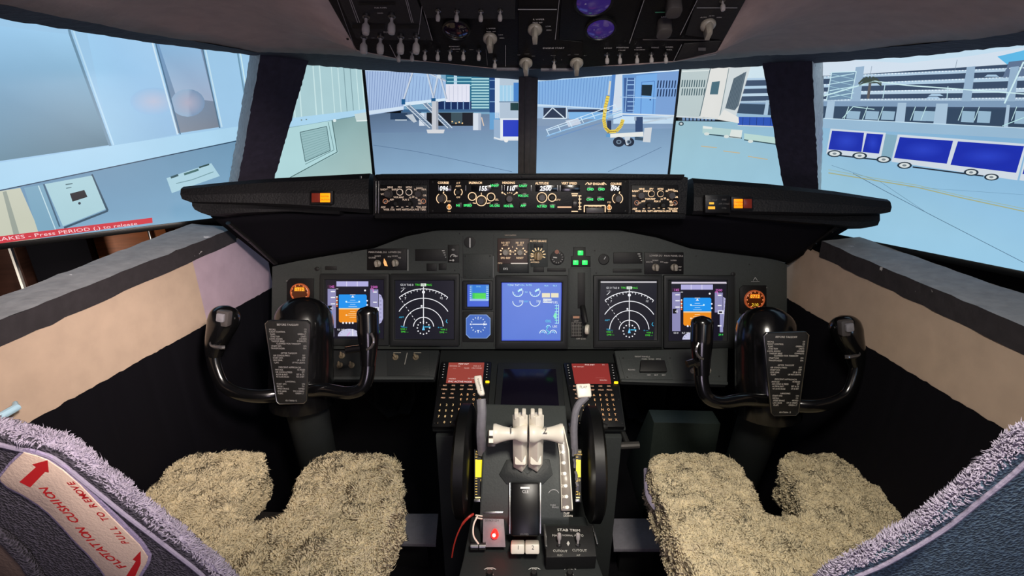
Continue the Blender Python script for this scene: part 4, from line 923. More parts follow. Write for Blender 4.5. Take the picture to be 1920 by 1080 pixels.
# light gear blank windows, gauge, screws
for x0, y0, x1, y1 in ((779, 467, 838, 489), (1150, 473, 1204, 494)):
    q = sub('warning_strip', rc(x0, y0, x1, y1), .003, M_rubber); p = Paint(MIP)
    for k in range(4): p.line([(x1-9+k*2, y0+3+k*4), (x1-4+k, y0+3+k*4)], 1.2, (200, 200, 196), 1)
    p.build('lettering', q, PRINT, .0003, .0031)
for x0, y0, x1, y1 in ((840, 459, 861, 492),):
    q = sub('switch_panel', rc(x0, y0, x1, y1), .003, M_rubber); p = Paint(MIP); p.disc(850, 468, 3, (120, 120, 118), 1, ry=2); p.arc(850, 482, 5, 0, 180, 1.3, (210, 208, 204), 1); p.line([(850, 480), (858, 480)], 1.3, (210, 208, 204), 1); p.line([(843, 488), (847, 488)], 1.6, (210, 208, 204), 1); p.disc(850, 488, 2, (200, 200, 196), 1); p.build('lettering', q, PRINT, .0003, .0031)
for x0, y0, x1, y1 in ((800, 494, 819, 508), (823, 494, 837, 506), (1149, 504, 1203, 511), (1000, 501, 1020, 510), (1026, 503, 1061, 509), (610, 499, 632, 506)): sub('blank_plate', rc(x0, y0, x1, y1), .0022, M_rubber)
for x, y in ((881, 454),):
    b = MB(); b.lathe([(.0165, 0), (.0165, .003), (.012, .0035)], 24); k_ = put('dial', b.mesh('dial', M_rubber), r, MIP, x, y)
    p = Paint(MIP); p.line([(881.5, 446), (881.5, 464)], 2.4, (200, 200, 200), 1); p.build('pointer', k_, PRINT, .0003, .0038)
for x, y, rr in ((1045, 483, .0205), (1132, 486, .0155)):
    b = MB(); b.lathe([(rr, 0), (rr, .005), (rr*.88, .0055), (rr*.86, .004)], 28); k_ = put('round_gauge', b.mesh('round_gauge', M_rubber), r, MIP, x, y)
    p = Paint(MIP)
    if x < 1100:
        for k in range(9): a = math.radians(200+k*28); p.line([(x+8*math.cos(a), y-8*math.sin(a)), (x+11*math.cos(a), y-11*math.sin(a))], 1.2, (140, 138, 136), 1)
        p.line([(x-1, y), (x-8, y-1)], 2, (210, 206, 200), 1); p.disc(x-1, y-11, 4, (150, 96, 76), 1)
    else: p.line([(x, y), (x+3, y-5)], 1.4, (190, 190, 190), 1)
    p.build('dial_face', k_, PRINT, .0003, .0056)
q = sub('cover_plate', rc(869, 476, 924, 522), .003, M_panel)
for x, y in ((873, 480), (919, 480), (873, 518), (919, 518)): put('screw', ME_SCREW, q, MIP, x, y, .003)
for x, y in ((853, 507), (1118, 512), (1115, 470), (1373, 514), (862, 438), (1305, 480), (1405, 496), (596, 503), (660, 474), (574, 486)): put('screw', ME_SCREW, r, MIP, x, y, 0)
for x, y in ((595, 504), (1374, 514)):
    b = MB(); b.lathe([(.006, 0), (.006, .004), (.003, .005)], 16); put('knurled_screw', b.mesh('k', M_rubber), r, MIP, x, y)
# autobrake / flap module
r2 = root('autobrake_panel', 'brown backlit selector panel with two round knobs above the centre display', 'control panel', MIP.Mpx(963, 508).translation)
gplate('faceplate', r2, MIP, rc(933, 447, 992, 509), 0, .004, mat('warm_brown_panel', (66, 50, 46), .5, bump=.1, scale=200), .001)
gplate('strip', r2, MIP, rc(936, 494, 990, 511), .004, .006, M_panel2, .001)
p = Paint(MIP)
for x in (948, 975):
    p.text('N1 SET', x, 455, 3.6, AM, 1); p.text('AUTO', x, 459.5, 2.6, AM, 1)
    for a in (20, 50, 130, 160, 200, 340): p.line([(x+8*math.cos(math.radians(a)), 473-8*math.sin(math.radians(a))), (x+11*math.cos(math.radians(a)), 473-11*math.sin(math.radians(a)))], 2, AM, 1)
    p.text('SPD REF' if x < 960 else 'RESET', x, 483.5, 3.6, AM, 1)
p.text('2', 961, 463, 3, AM, 1); p.text('RTO', 960, 472, 3, AM, 1); p.text('SET', 988, 472, 3, AM, 1); p.text('MFD', 938, 493, 3, (200, 170, 140), 8); p.line([(958, 493.5), (990, 493.5)], 1.8, (190, 180, 170), 8); p.text('SYS', 948, 503.5, 4, (200, 196, 190), 10)
p.build('backlit_markings', r2, BACKLIT, .0003, .0042)
for x in (948, 975): put('selector_knob', me_knob_fluted(.009, .012), r2, MIP, x, 473, .004)
gplate('divider', r2, MIP, rc(989.5, 456, 992, 511), .004, .0075, M_panel2, .0005)
r2 = root('brake_selector', 'round star shaped selector with an amber legend right of the brown selector panel', 'selector', MIP.Mpx(1010, 500).translation)
gplate('faceplate', r2, MIP, rc(995, 447, 1027, 500), 0, .003, M_panel, .001)
gplate('legend_window', r2, MIP, rc(1001, 457, 1018, 464), .003, .004, M_rubber, .0005)
p = Paint(MIP); p.text('AUTO BRAKE', 1009, 452, 3.6, AM, 1); p.text('OFF', 994+3, 479, 2.8, AM, 1); p.text('RTO', 998, 487, 2.8, AM, 1); p.text('ANTISKID', 1003, 491.5, 2.6, AM, 1)
for a in range(-20, 201, 27): p.line([(1009+9*math.cos(math.radians(a)), 478-9*math.sin(math.radians(a))), (1009+14*math.cos(math.radians(a)), 478-14*math.sin(math.radians(a)))], 1.8, (240, 205, 150), 1)
p.build('backlit_markings', r2, BACKLIT, .0003, .0033)
put('selector_knob', me_knob_bar(.013, .018, m=mat('tan_knob', (168, 146, 112), .4, bump=.05)), r2, MIP, 1009, 480, .003)
# green gear lights
r2 = root('gear_indicator', 'three green lit landing gear lamps in a triangle right of the centre', 'indicator light', MIP.Mpx(1088, 500).translation)
gplate('housing', r2, MIP, [(1075, 463), (1098, 463), (1098, 480), (1107, 480), (1107, 500), (1071, 500), (1071, 480), (1075, 480)], 0, .004, M_rubber, .0008)
for x, y in ((1088, 474), (1079, 492), (1096, 492)): l_ = gplate('green_lamp', r2, MIP, rc(x-4.8, y-4.2, x+4.8, y+4.2), .004, .007, M_grn, .001)
# landing gear lever
r2 = root('landing_gear_lever', 'black landing gear lever with a cream wheel-shaped knob right of the centre display', 'lever', MIP.Mpx(1088, 645).translation)
gplate('backplate', r2, MIP, rc(1066, 503, 1108, 650), 0, .003, M_panel, .001); gplate('slot', r2, MIP, rc(1083, 511, 1097, 578), .003, .004, M_rubber, .0006)
gplate('indicator_block', r2, MIP, rc(1070, 590, 1091, 632), .003, .006, M_rubber, .001)
b = MB(); A = MIP.Mpx(1092, 575, .004).translation; B_ = MIP.Mpx(1096, 600, .035).translation; b.tube([A, A.lerp(B_, .5)+Vector((0, -.01, 0)), B_], [.008, .007, .006]); part('shaft', b.mesh('shaft', M_rubber), r2)
b = MB(); b.lathe([(.006, -.0055), (.0125, -.005), (.014, -.0025), (.014, .0025), (.0125, .005), (.006, .0055)], 24)
part('wheel_knob', b.mesh('wheel', M_ivory), r2, MIP.Mpx(1098, 612, .04) @ Matrix.Rotation(math.radians(75), 4, 'Y') @ Matrix.Scale(1.25, 4, Vector((1, 0, 0))) , 'cream knob')
p = Paint(MIP)
for k in range(6): p.line([(1072+k*3, 603+(k*7) % 5), (1072+k*3, 630)], 1, (120, 118, 112), 2)
for k in range(5): p.line([(1071, 604+k*6), (1090, 604+k*6)], 1, (110, 108, 104), 2)
p.rect(1074, 592, 1086, 596, (190, 140, 110), 2); p.text('LIMIT', 1080, 601, 2.6, (180, 176, 170), 2); p.text('OFF-235K', 1089, 634, 3, (190, 186, 180), 2); p.build('lettering', r2, PRINT, .0003, .006)

# ---- displays
def display(name, lab, bez, scr, h=.012, depth=.03, bw=None):
    rr = root(name, lab, 'display screen', MIP.Mpx((bez[0]+bez[2])/2, bez[3]).translation)
    o_ = MIP.poly(rc(*bez)); i_ = MIP.poly(rc(scr[0]-1, scr[1]-1, scr[2]+1, scr[3]+1)); i2 = MIP.poly(rc(*scr))
    cx = sum(a[0] for a in o_)/4; cy = sum(a[1] for a in o_)/4
    f = lambda q: [(a[0]-cx, a[1]-cy) for a in q]
    o_, i_, i2 = f(o_), f(i_), f(i2)
    b = MB(); vs = [(*q, 0) for q in o_]+[(*q, h) for q in o_]+[(*q, h) for q in i_]+[(*q, h-.006) for q in i2]
    fs = [(0, 1, 5, 4), (1, 2, 6, 5), (2, 3, 7, 6), (3, 0, 4, 7), (4, 5, 9, 8), (5, 6, 10, 9), (6, 7, 11, 10), (7, 4, 8, 11), (8, 9, 13, 12), (9, 10, 14, 13), (10, 11, 15, 14), (11, 8, 12, 15), (3, 2, 1, 0), (12, 13, 14, 15)]
    b.add(vs, fs); part('bezel', b.mesh('bezel', M_bezel, .0012, 2, 50), rr, MIP.M(cx, cy, 0))
    x0, y1 = MIP.uv(scr[0], scr[3]); x1, y0 = MIP.uv(scr[2], scr[1])
    return rr, Paint(MIP, (x0, y1, x1, y0)), h-.0058
def pfd(p, dx, dy, full):
    X = lambda x, y: (x+dx, y+dy)
    def R(x0, y0, x1, y1, c, h): p.rect(x0+dx, y0+dy, x1+dx, y1+dy, c, h)
    R(600, 500, 760, 680, (12, 10, 30), 0)
    L = (140, 138, 182); M_ = (236, 120, 220); Wt = (240, 240, 246)
    R(632.5, 527, 692, 536.5, (176, 172, 222), 1); R(651, 527, 652, 536.5, (225, 222, 245), 2); R(671, 527, 672, 536.5, (225, 222, 245), 2)
    R(616, 541, 631.5, 614, L, 1); R(695.5, 542, 710.5, 579, L, 1); R(705, 579, 711, 616, (150, 150, 196), 1)
    R(616, 533.5, 631, 540, (50, 16, 50), 1)
    p.text('145', 624+dx, 537+dy, 4.5, M_, 3); p.text('2500', 703+dx, 537.5+dy, 4.5, M_, 3)
    p.poly([X(*q) for q in ((711.5, 550), (716, 553), (719.5, 562), (719.5, 596), (716, 604), (711.5, 607))], (178, 176, 216), 1)
    for k in range(7): p.line([X(713, 556+k*7.5), X(716.5, 556+k*7.5)], .9, (90, 88, 130), 2)
    cs = [(638, 551.5), (687, 551.5), (689, 554), (689, 577), (637, 577), (637, 553)]; p.poly([X(*q) for q in cs], (24, 146, 238), 1)
    co = [(637, 579), (689, 579), (689, 601), (687, 603.5), (639, 603.5), (637, 601)]; p.poly([X(*q) for q in co], (236, 140, 22), 1)
    R(637, 577, 689, 579.2, (235, 210, 170), 2)
    for y, w_ in ((562, 5), (566, 11), (570, 5), (574, 8), (583, 5), (587, 8), (590, 11), (594, 6)): p.line([X(663-w_, y), X(663+w_, y)], .8, (200, 230, 250) if y < 578 else (250, 224, 170), 3)
    p.disc(651+dx, 565+dy, 1.6, (220, 255, 255), 3); p.disc(675+dx, 565+dy, 1.6, (220, 255, 255), 3); p.disc(651+dx, 590+dy, 1.4, (255, 235, 200), 3)
    p.poly([X(663, 553), X(660, 557), X(666, 557)], Wt, 3); p.line([X(658, 552), X(668, 552)], .9, Wt, 3)
    for y in (546, 557, 569): p.line([X(622, y), X(630, y)], 2, Wt, 3)
    for y in (547, 566, 604): p.line([X(701, y), X(708, y)], 2, Wt, 3)
    R(617, 572, 624, 581, (6, 6, 10), 4); p.text('45', 624+dx, 577+dy, 4, Wt, 5); R(701, 575, 712, 582, (225, 225, 240), 4); R(703, 577, 709, 580, (10, 10, 16), 5)
    p.line([X(695.5, 541), X(701, 541), X(701, 547)], 1, M_, 3)
    for k in range(6): p.disc(633.5+dx, 556+k*3.4+dy, 1.5, (240, 110, 60) if k % 2 else (250, 240, 220), 3)
    for y in (563, 571): p.disc(689.8+dx, y+dy, 1.6, (240, 240, 255), 3)
    p.disc(686+dx, 544+dy, 1.8, Wt, 3); p.line([X(632, 541), X(636, 541)], 1, Wt, 3)
    for k in range(4): p.disc(645+k*6+dx, 604.5+dy, 1.8, Wt, 3)
    p.text('GS 0', 623+dx, 617+dy, 3.2, Wt, 3); p.text('ILS 145', 641+dx, 617+dy, 3.2, Wt, 3); p.text('29.92', 708+dx, 620.5+dy, 3.6, (70, 240, 90), 3)
    arcp = [X(656+21*math.cos(math.radians(a)), 629.6-14*math.sin(math.radians(a))) for a in range(0, 181, 12)]; p.poly(arcp, (196, 196, 226), 1)
    for a in range(20, 170, 20): p.line([X(656+17*math.cos(math.radians(a)), 629.6-11*math.sin(math.radians(a))), X(656+20*math.cos(math.radians(a)), 629.6-13.4*math.sin(math.radians(a)))], .8, (120, 118, 160), 2)
    p.line([X(663, 616), X(663, 629)], 1.4, Wt, 3); p.line([X(652, 629), X(658, 622)], .9, (230, 120, 220), 3)
    if full: R(611, 523.5, 718, 525.5, (190, 184, 196), 2)
def nd(p, cx, cy, top):
    Wt = (235, 235, 240); G = (80, 230, 60); Cy = (60, 190, 235)
    p.rect(cx-70, cy-110, cx+70, cy+50, (8, 10, 26), 0)
    A = lambda r0, a0, a1, w=1.5: p.arc(cx, cy, r0, a0, a1, w, Wt, 1, 32)
    A(19, 5, 175); A(36.8, 3, 177, 1.4); 
    p.arc(cx, cy, 54.5, 33, 147, 1.5, Wt, 1, 32); p.arc(cx, cy, 72, 51, 129, 1.5, Wt, 1, 32)
    for k in range(17): a = math.radians(51+k*78/16); q = 67.5 if k % 2 == 0 else 69.5; p.line([(cx+q*math.cos(a), cy-q*math.sin(a)), (cx+72*math.cos(a), cy-72*math.sin(a))], 1.1, Wt, 2)
    for t, a in (('7', 122), ('9', 90), ('12', 59)): p.text(t, cx+64*math.cos(math.radians(a)), cy-64*math.sin(math.radians(a)), 4.2, Wt, 2)
    p.line([(cx, cy-76), (cx, cy-6)], 1.5, Wt, 2); p.disc(cx, cy-66, 3, Wt, 3, n=8)
    for k in range(8): q0 = k/8; q1 = q0+.06; p.line([(cx-44+30*q0, cy-55+40*q0*1.1), (cx-44+30*q1, cy-55+40*q1*1.1)], .9, Wt, 2)
    for k in range(12): a = 2*PI*k/12; p.disc(cx+11.5*math.cos(a), cy+1-11.5*math.sin(a), 1.35, Wt, 3, n=8)
    p.poly([(cx, cy-5), (cx-2.6, cy+5), (cx+2.6, cy+5)], (110, 200, 245), 3); p.line([(cx+2, cy-1), (cx+13, cy-1)], 1.6, Cy, 3)
    p.text('GS 0 TAS 0', cx-31, cy-79.5, 3.6, Wt, 3); p.text('---/--', cx-38, cy-74, 3.2, Wt, 3); p.line([(cx-42, cy-66), (cx-36, cy-72)], 1, Wt, 3)
    p.text('TRK 096 MAG', cx, cy-79.5, 3.6, G, 3); p.rect(cx-5, cy-82, cx+5, cy-77, (235, 245, 235), 4); p.text('096', cx, cy-79.5, 3.4, (20, 60, 20), 5)
    p.text('ARPT', cx-41, cy-19, 2.8, Cy, 3); p.text('TFC', cx-39, cy-1.5, 3, Cy, 3); p.text('VOR 1', cx-37, cy+3, 3, G, 3); p.text('DME ---', cx-35, cy+8, 3, G, 3); p.text('-----', cx-35, cy-1, 4, Cy, 2.5)
    p.text('o ---', cx+31, cy-.5, 3.4, Cy, 3); p.line([(cx+44, cy-15), (cx+42, cy-11), (cx+45, cy-8)], 1, Cy, 3)
    p.text('VOR 2', cx+38, cy+4, 3, G, 3); p.text('DME ---', cx+37, cy+9, 3, G, 3)
    p.disc(cx-3.5, cy-40, 2, Wt, 3, n=6)
    if top: p.rect(cx-56, cy-91.5, cx+51, cy-89, (200, 196, 200), 2)
rr, p, h = display('flight_display', 'left primary flight display with blue and orange horizon behind the left yoke', (603, 513, 731, 646), (612, 524, 721, 634)); pfd(p, 0, 0, 0); p.build('screen', rr, SCREEN, .00025, h)
rr, p, h = display('navigation_display', 'left navigation display with white arcs, beside the left yoke', (734, 513, 862, 647), (742, 525, 852, 635)); nd(p, 795, 613, 0); p.build('screen', rr, SCREEN, .00025, h)
rr, p, h = display('navigation_display', 'right navigation display with white arcs and a pale top line', (1112, 516, 1240, 650), (1122, 525, 1231, 637)); nd(p, 1179, 618.5, 1); p.build('screen', rr, SCREEN, .00025, h)
rr, p, h = display('flight_display', 'right primary flight display with blue and orange horizon behind the right yoke', (1243, 516, 1374, 651), (1252, 525, 1361, 638)); pfd(p, 643, 6, 1); p.rect(1254, 528, 1360, 530.5, (200, 190, 205), 3); p.build('screen', rr, SCREEN, .00025, h)
rr, p, h = display('engine_display', 'large blue engine display with four small dials in the panel centre', (930, 516, 1064, 652), (940.5, 529, 1053, 638))
BL = (84, 118, 214); C1 = (170, 240, 250)
p.rect(930, 520, 1064, 650, (60, 84, 210), 0); p.rect(942, 530.5, 1051, 636, (88, 122, 214), 1)
for x in (971, 1003):
    p.arc(x, 546, 9.5, 180, 372, 1.3, (220, 240, 245), 2); p.line([(x, 546), (x+8, 541)], 3, C1, 3); p.text('0.0', x+5, 543, 3.6, (240, 250, 250), 4)
    for k in range(5): a = math.radians(200+k*30); p.line([(x+7*math.cos(a), 546-7*math.sin(a)), (x+9.5*math.cos(a), 546-9.5*math.sin(a))], 1, C1, 3)
    p.arc(x, 564, 9.5, 180, 370, 1.4, (220, 240, 245), 2); p.text('25', x+5, 564, 4, (230, 250, 250), 4)
p.text('TO', 955, 534, 3.4, C1, 3); p.text('N1 TAT', 966, 534, 3.4, (225, 250, 250), 3); p.text('+15c', 979, 534, 3.2, C1, 3); p.text('R-TO', 992, 534, 3.2, C1, 3); p.text('96.4', 1024, 535, 3, C1, 3); p.text('96.4', 1040, 535, 3, C1, 3)
p.text('N1', 987, 547, 3, C1, 3); p.text('EGT', 987, 564.5, 3, (90, 220, 250), 3)
p.rect(1016, 549, 1031, 557, (232, 224, 190), 3); p.rect(1033, 549, 1047, 557, (232, 224, 190), 3)
for k in range(3): p.text('FUEL FLOW'[k*3:k*3+3], 1022, 561+k*2.2, 2.6, (240, 246, 240), 3); p.line([(1018, 560+k*3), (1034, 560.5+k*3)], 1.8, (235, 240, 235), 3)
p.line([(1043, 570), (1043, 606)], 1, C1, 3); p.line([(1047, 570), (1047, 606)], 1, (200, 235, 235), 3)
for k in range(7): p.line([(1040, 572+k*5.5), (1047, 572+k*5.5)], 1, (120, 230, 190) if k % 2 else C1, 3)
p.text('FUEL', 1040, 566, 4, (235, 245, 245), 3); p.text('LBS', 1040, 611, 4, (235, 245, 245), 3); p.poly([(1037, 592), (1041, 584), (1044, 592), (1041, 598)], (130, 235, 190), 3)
for x in (1018, 1037): p.arc(x, 624, 6, 0, 180, 1.4, (225, 245, 245), 3); p.arc(x, 624, 3, 0, 150, 1.2, C1, 3)
p.text('OIL', 1028, 601, 5, (90, 220, 230), 3); p.line([(1028, 610), (1024, 618), (1031, 622), (1026, 626)], 1.2, (90, 210, 220), 3); p.arc(1028, 613, 4, 0, 180, 1, C1, 3)
p.build('screen', rr, SCREEN, .00025, h)
rr, p, h = display('standby_display', 'small blue and green standby display above the octagonal one', (868, 526, 924, 580), (876, 533, 917, 575), .008)
p.rect(870, 528, 922, 580, (60, 96, 210), 0); p.rect(881, 534, 917, 549, (30, 120, 215), 1); p.rect(885, 549, 913, 560, (46, 196, 90), 1.2); p.rect(881, 534, 886, 563, (70, 140, 215), 1.3); p.rect(911, 534, 917, 563, (70, 140, 215), 1.3); p.rect(881, 560, 916, 564, (150, 190, 235), 2)
for k in range(5): p.line([(890, 551+k*2.2), (911, 551+k*2.2)], .9, (100, 235, 60), 2)
for k in range(7): p.line([(881, 538+k*4), (884, 538+k*4)], 1, (200, 230, 250), 3); p.line([(912, 538+k*4), (916, 538+k*4)], 1, (200, 230, 250), 3)
p.text('29.92', 897, 537, 2.6, (160, 230, 250), 3); p.build('screen', rr, SCREEN, .00025, h)
rr = root('compass_display', 'small octagonal blue compass display left of the engine display', 'display screen', MIP.Mpx(897, 640).translation)
gplate('bezel', rr, MIP, rc(868, 584, 926, 640), 0, .006, M_bezel, .0015)
p = Paint(MIP); oc = lambda x0, y0, x1, y1, c: [(x0+c, y0), (x1-c, y0), (x1, y0+c), (x1, y1-c), (x1-c, y1), (x0+c, y1), (x0, y1-c), (x0, y0+c)]
p.poly(oc(874, 589, 920, 633.5, 7), (130, 160, 210), 1); p.poly(oc(875, 590, 919, 632.5, 7), (62, 104, 190), 2)
for k in range(16): a = 2*PI*k/16; p.line([(897+12*math.cos(a), 608-12*math.sin(a)*1.05), (897+14.5*math.cos(a), 608-14.5*math.sin(a)*1.05)], 1.4, (220, 236, 250), 3)
p.line([(886, 607), (909, 607)], 1.6, (240, 246, 255), 3); p.poly([(911, 607), (907, 604.5), (907, 609.5)], (240, 246, 255), 3); p.poly([(881, 607), (884, 605), (884, 609)], (240, 246, 255), 3); p.poly([(914, 607), (911, 605), (911, 609)], (240, 246, 255), 3)
p.text('N', 897, 597, 3, (220, 236, 250), 3); p.poly([(897, 621), (894, 618), (900, 618)], (230, 240, 250), 3); p.build('screen', rr, SCREEN, .0003, .0062)
# clocks
for (x, y, t1, t2, gx, gy, lab) in ((565, 548, '0712', None, 539, 571, 'orange lit round clock at the far left of the instrument panel'), (1412, 561, '0712', '210', 1400, 586, 'orange lit round clock at the far right of the instrument panel')):
    rr = root('clock', lab, 'clock', MIP.Mpx(x, y+26).translation)
    gplate('backplate', rr, MIP, [(x-26, y-20), (x-20, y-26), (x+24, y-26), (x+24, y+26), (x-14, y+30), (x-26, y+26)], 0, .004, M_ovh2, .001)
    b = MB(); R_ = .0275; b.lathe([(R_, 0), (R_, .009), (R_*.93, .010), (R_*.88, .008), (R_*.86, .004)], 36); part('rim', b.mesh('rim', mat('orange_lit_rim', (160, 80, 46), .4, emit=((230, 110, 60), .28))), rr, MIP.Mpx(x, y, .004), 'orange rim')
    b = MB(); b.lathe([(R_*.86, .007), (R_*.5, .0073)], 36); part('face', b.mesh('face', mat('orange_clock_face', (60, 24, 8), .2, emit=((200, 90, 14), .05 if t2 is None else .3))), rr, MIP.Mpx(x, y, .004))
    p = Paint(MIP); p.poly([(x-9, y-11), (x+9, y-11), (x+10, y-3), (x-10, y-3)], (214, 120, 10) if t2 is None else (200, 90, 10), 1); p.text(t1, x, y-6.5, 6, (255, 220, 60), 2)
    if t2: p.text(t2, x, y+9, 6, (255, 210, 60), 2)
    for k in range(12): a = 2*PI*k/12; p.disc(x+14.5*math.cos(a), y+14.5*math.sin(a), 1.1, (255, 150, 90), 2, n=6)
    p.build('digits', rr, BACKLIT, .0003, .0115)
    put('clock_knob', me_knob_fluted(.006, .012, m=M_knobd), rr, MIP, gx, gy, .003)

# ================================================================ lower panels left and right
for sg, pts, lab in ((-1, [(590, 656), (824, 656), (814, 712), (594, 712)], 'left lower knob panel under the left displays'), (1, [(1152, 657), (1366, 652), (1364, 722), (1164, 716)], 'right lower panel with brightness knobs under the right displays')):
    x_m = sum(a[0] for a in pts)/4
    LF = Frame(W(x_m, 656, 1.355), (1, 0, 0), (0, .82, .57))
    r = root('knob_panel', lab, 'control panel', LF.Mpx(x_m, 705).translation)
    gplate('plate', r, LF, pts, -.02, 0, M_panel2 if sg < 0 else M_panel, .003)
    gplate('front_lip', r, LF, [(pts[3][0], pts[3][1]-5), (pts[2][0], pts[2][1]-5), (pts[2][0], pts[2][1]+1), (pts[3][0], pts[3][1]+1)], 0, .006, M_panel, .002)
    p = Paint(LF)
    if sg < 0:
        gplate('module', r, LF, rc(726, 659, 806, 705), 0, .002, M_panel2, .001)
        for x, y in ((742, 671), (780, 671)): put('pointer_knob', me_knob_bar(.0085, .014, m=mat('olive_knob', (120, 108, 86), .5, bump=.05)), r, LF, x, y, .002, rot=35); p.line([(x-4, y-9), (x+10, y-9)], 1.2, (150, 145, 130), 12)
        p.line([(764, 662), (759, 684)], 1.4, (140, 138, 130), 12)
        for x, y in ((642, 668), (638, 686), (660, 686)): put('pointer_knob', me_knob_bar(.0085, .014, m=MATS['olive_knob']), r, LF, x, y, .002, rot=20)
    else:
        gplate('module', r, LF, [(1160, 668), (1250, 668), (1262, 712), (1172, 712)], 0, .002, M_panel, .001)
        gplate('brightness_switch', r, LF, [(1200, 678), (1245, 678), (1250, 700), (1198, 700)], .002, .012, M_rubber, .003)
        p.text('CABIN', 1180, 675, 2.6, (60, 60, 60), 14)
        p.text('RIGHT PANELS', 1204, 669.5, 3, (190, 188, 184), 14)
        for t, x, y in (('MAIN', 1208, 674, ), ('BKGD', 1221, 674), ('AFDS', 1234, 674), ('OFF', 1216, 704), ('BRT', 1230, 704), ('BRT', 1244, 704), ('FLOOD', 1184, 694)): p.text(t, x, y, 2.8, (190, 188, 184), 14)
        for x, y in ((1298, 696), (1328, 696)): put('knob', me_knob_fluted(.006, .009, m=M_knob), r, LF, x, y, .0)
        for x, y in ((1168, 672), (1256, 672), (1176, 708), (1348, 706)): put('screw', ME_SCREW, r, LF, x, y, .002)
    p.build('lettering', r, PRINT, .0002)

# ================================================================ centre console carrying the two keyboards
Pt = W(990, 690, 1.36); Pb = W(990, 805, 1.22)
CF = Frame(Pt, (1, 0, 0), Pt-Pb)
r = root('console', 'dark sloping centre console below the engine display, carrying two keypads and an unlit screen', 'console', (Pb.x, Pb.y, 0))
gplate('top_plate', r, CF, [(826, 656), (1152, 656), (1174, 806), (810, 806)], -.012, 0, M_panel2, .003)
a = CF.Mpx(1173, 806).translation; b_ = CF.Mpx(1152, 660).translation; c_ = CF.Mpx(811, 806).translation; d_ = CF.Mpx(828, 660).translation
b = MB(); b.prism([(c_.x+.006, c_.y+.002), (a.x-.006, a.y+.002), (b_.x-.003, b_.y), (d_.x+.003, d_.y)], 0.002, c_.z-.02)
part('body', b.mesh('console_body', M_panel, .004), r)
r2 = root('display_unit', 'unlit purple-black display in the console between the two keypads', 'display screen', CF.Mpx(990, 790).translation)
gplate('bezel', r2, CF, [(934, 684), (1052, 684), (1062, 800), (924, 800)], 0, .010, M_bezel, .002)
gplate('screen', r2, CF, [(945, 696), (1042, 696), (1050, 792), (936, 792)], .010, .0108, M_screenoff, .0003)
M_key = mat('keypad_black', (24, 20, 18), .5, bump=.05)
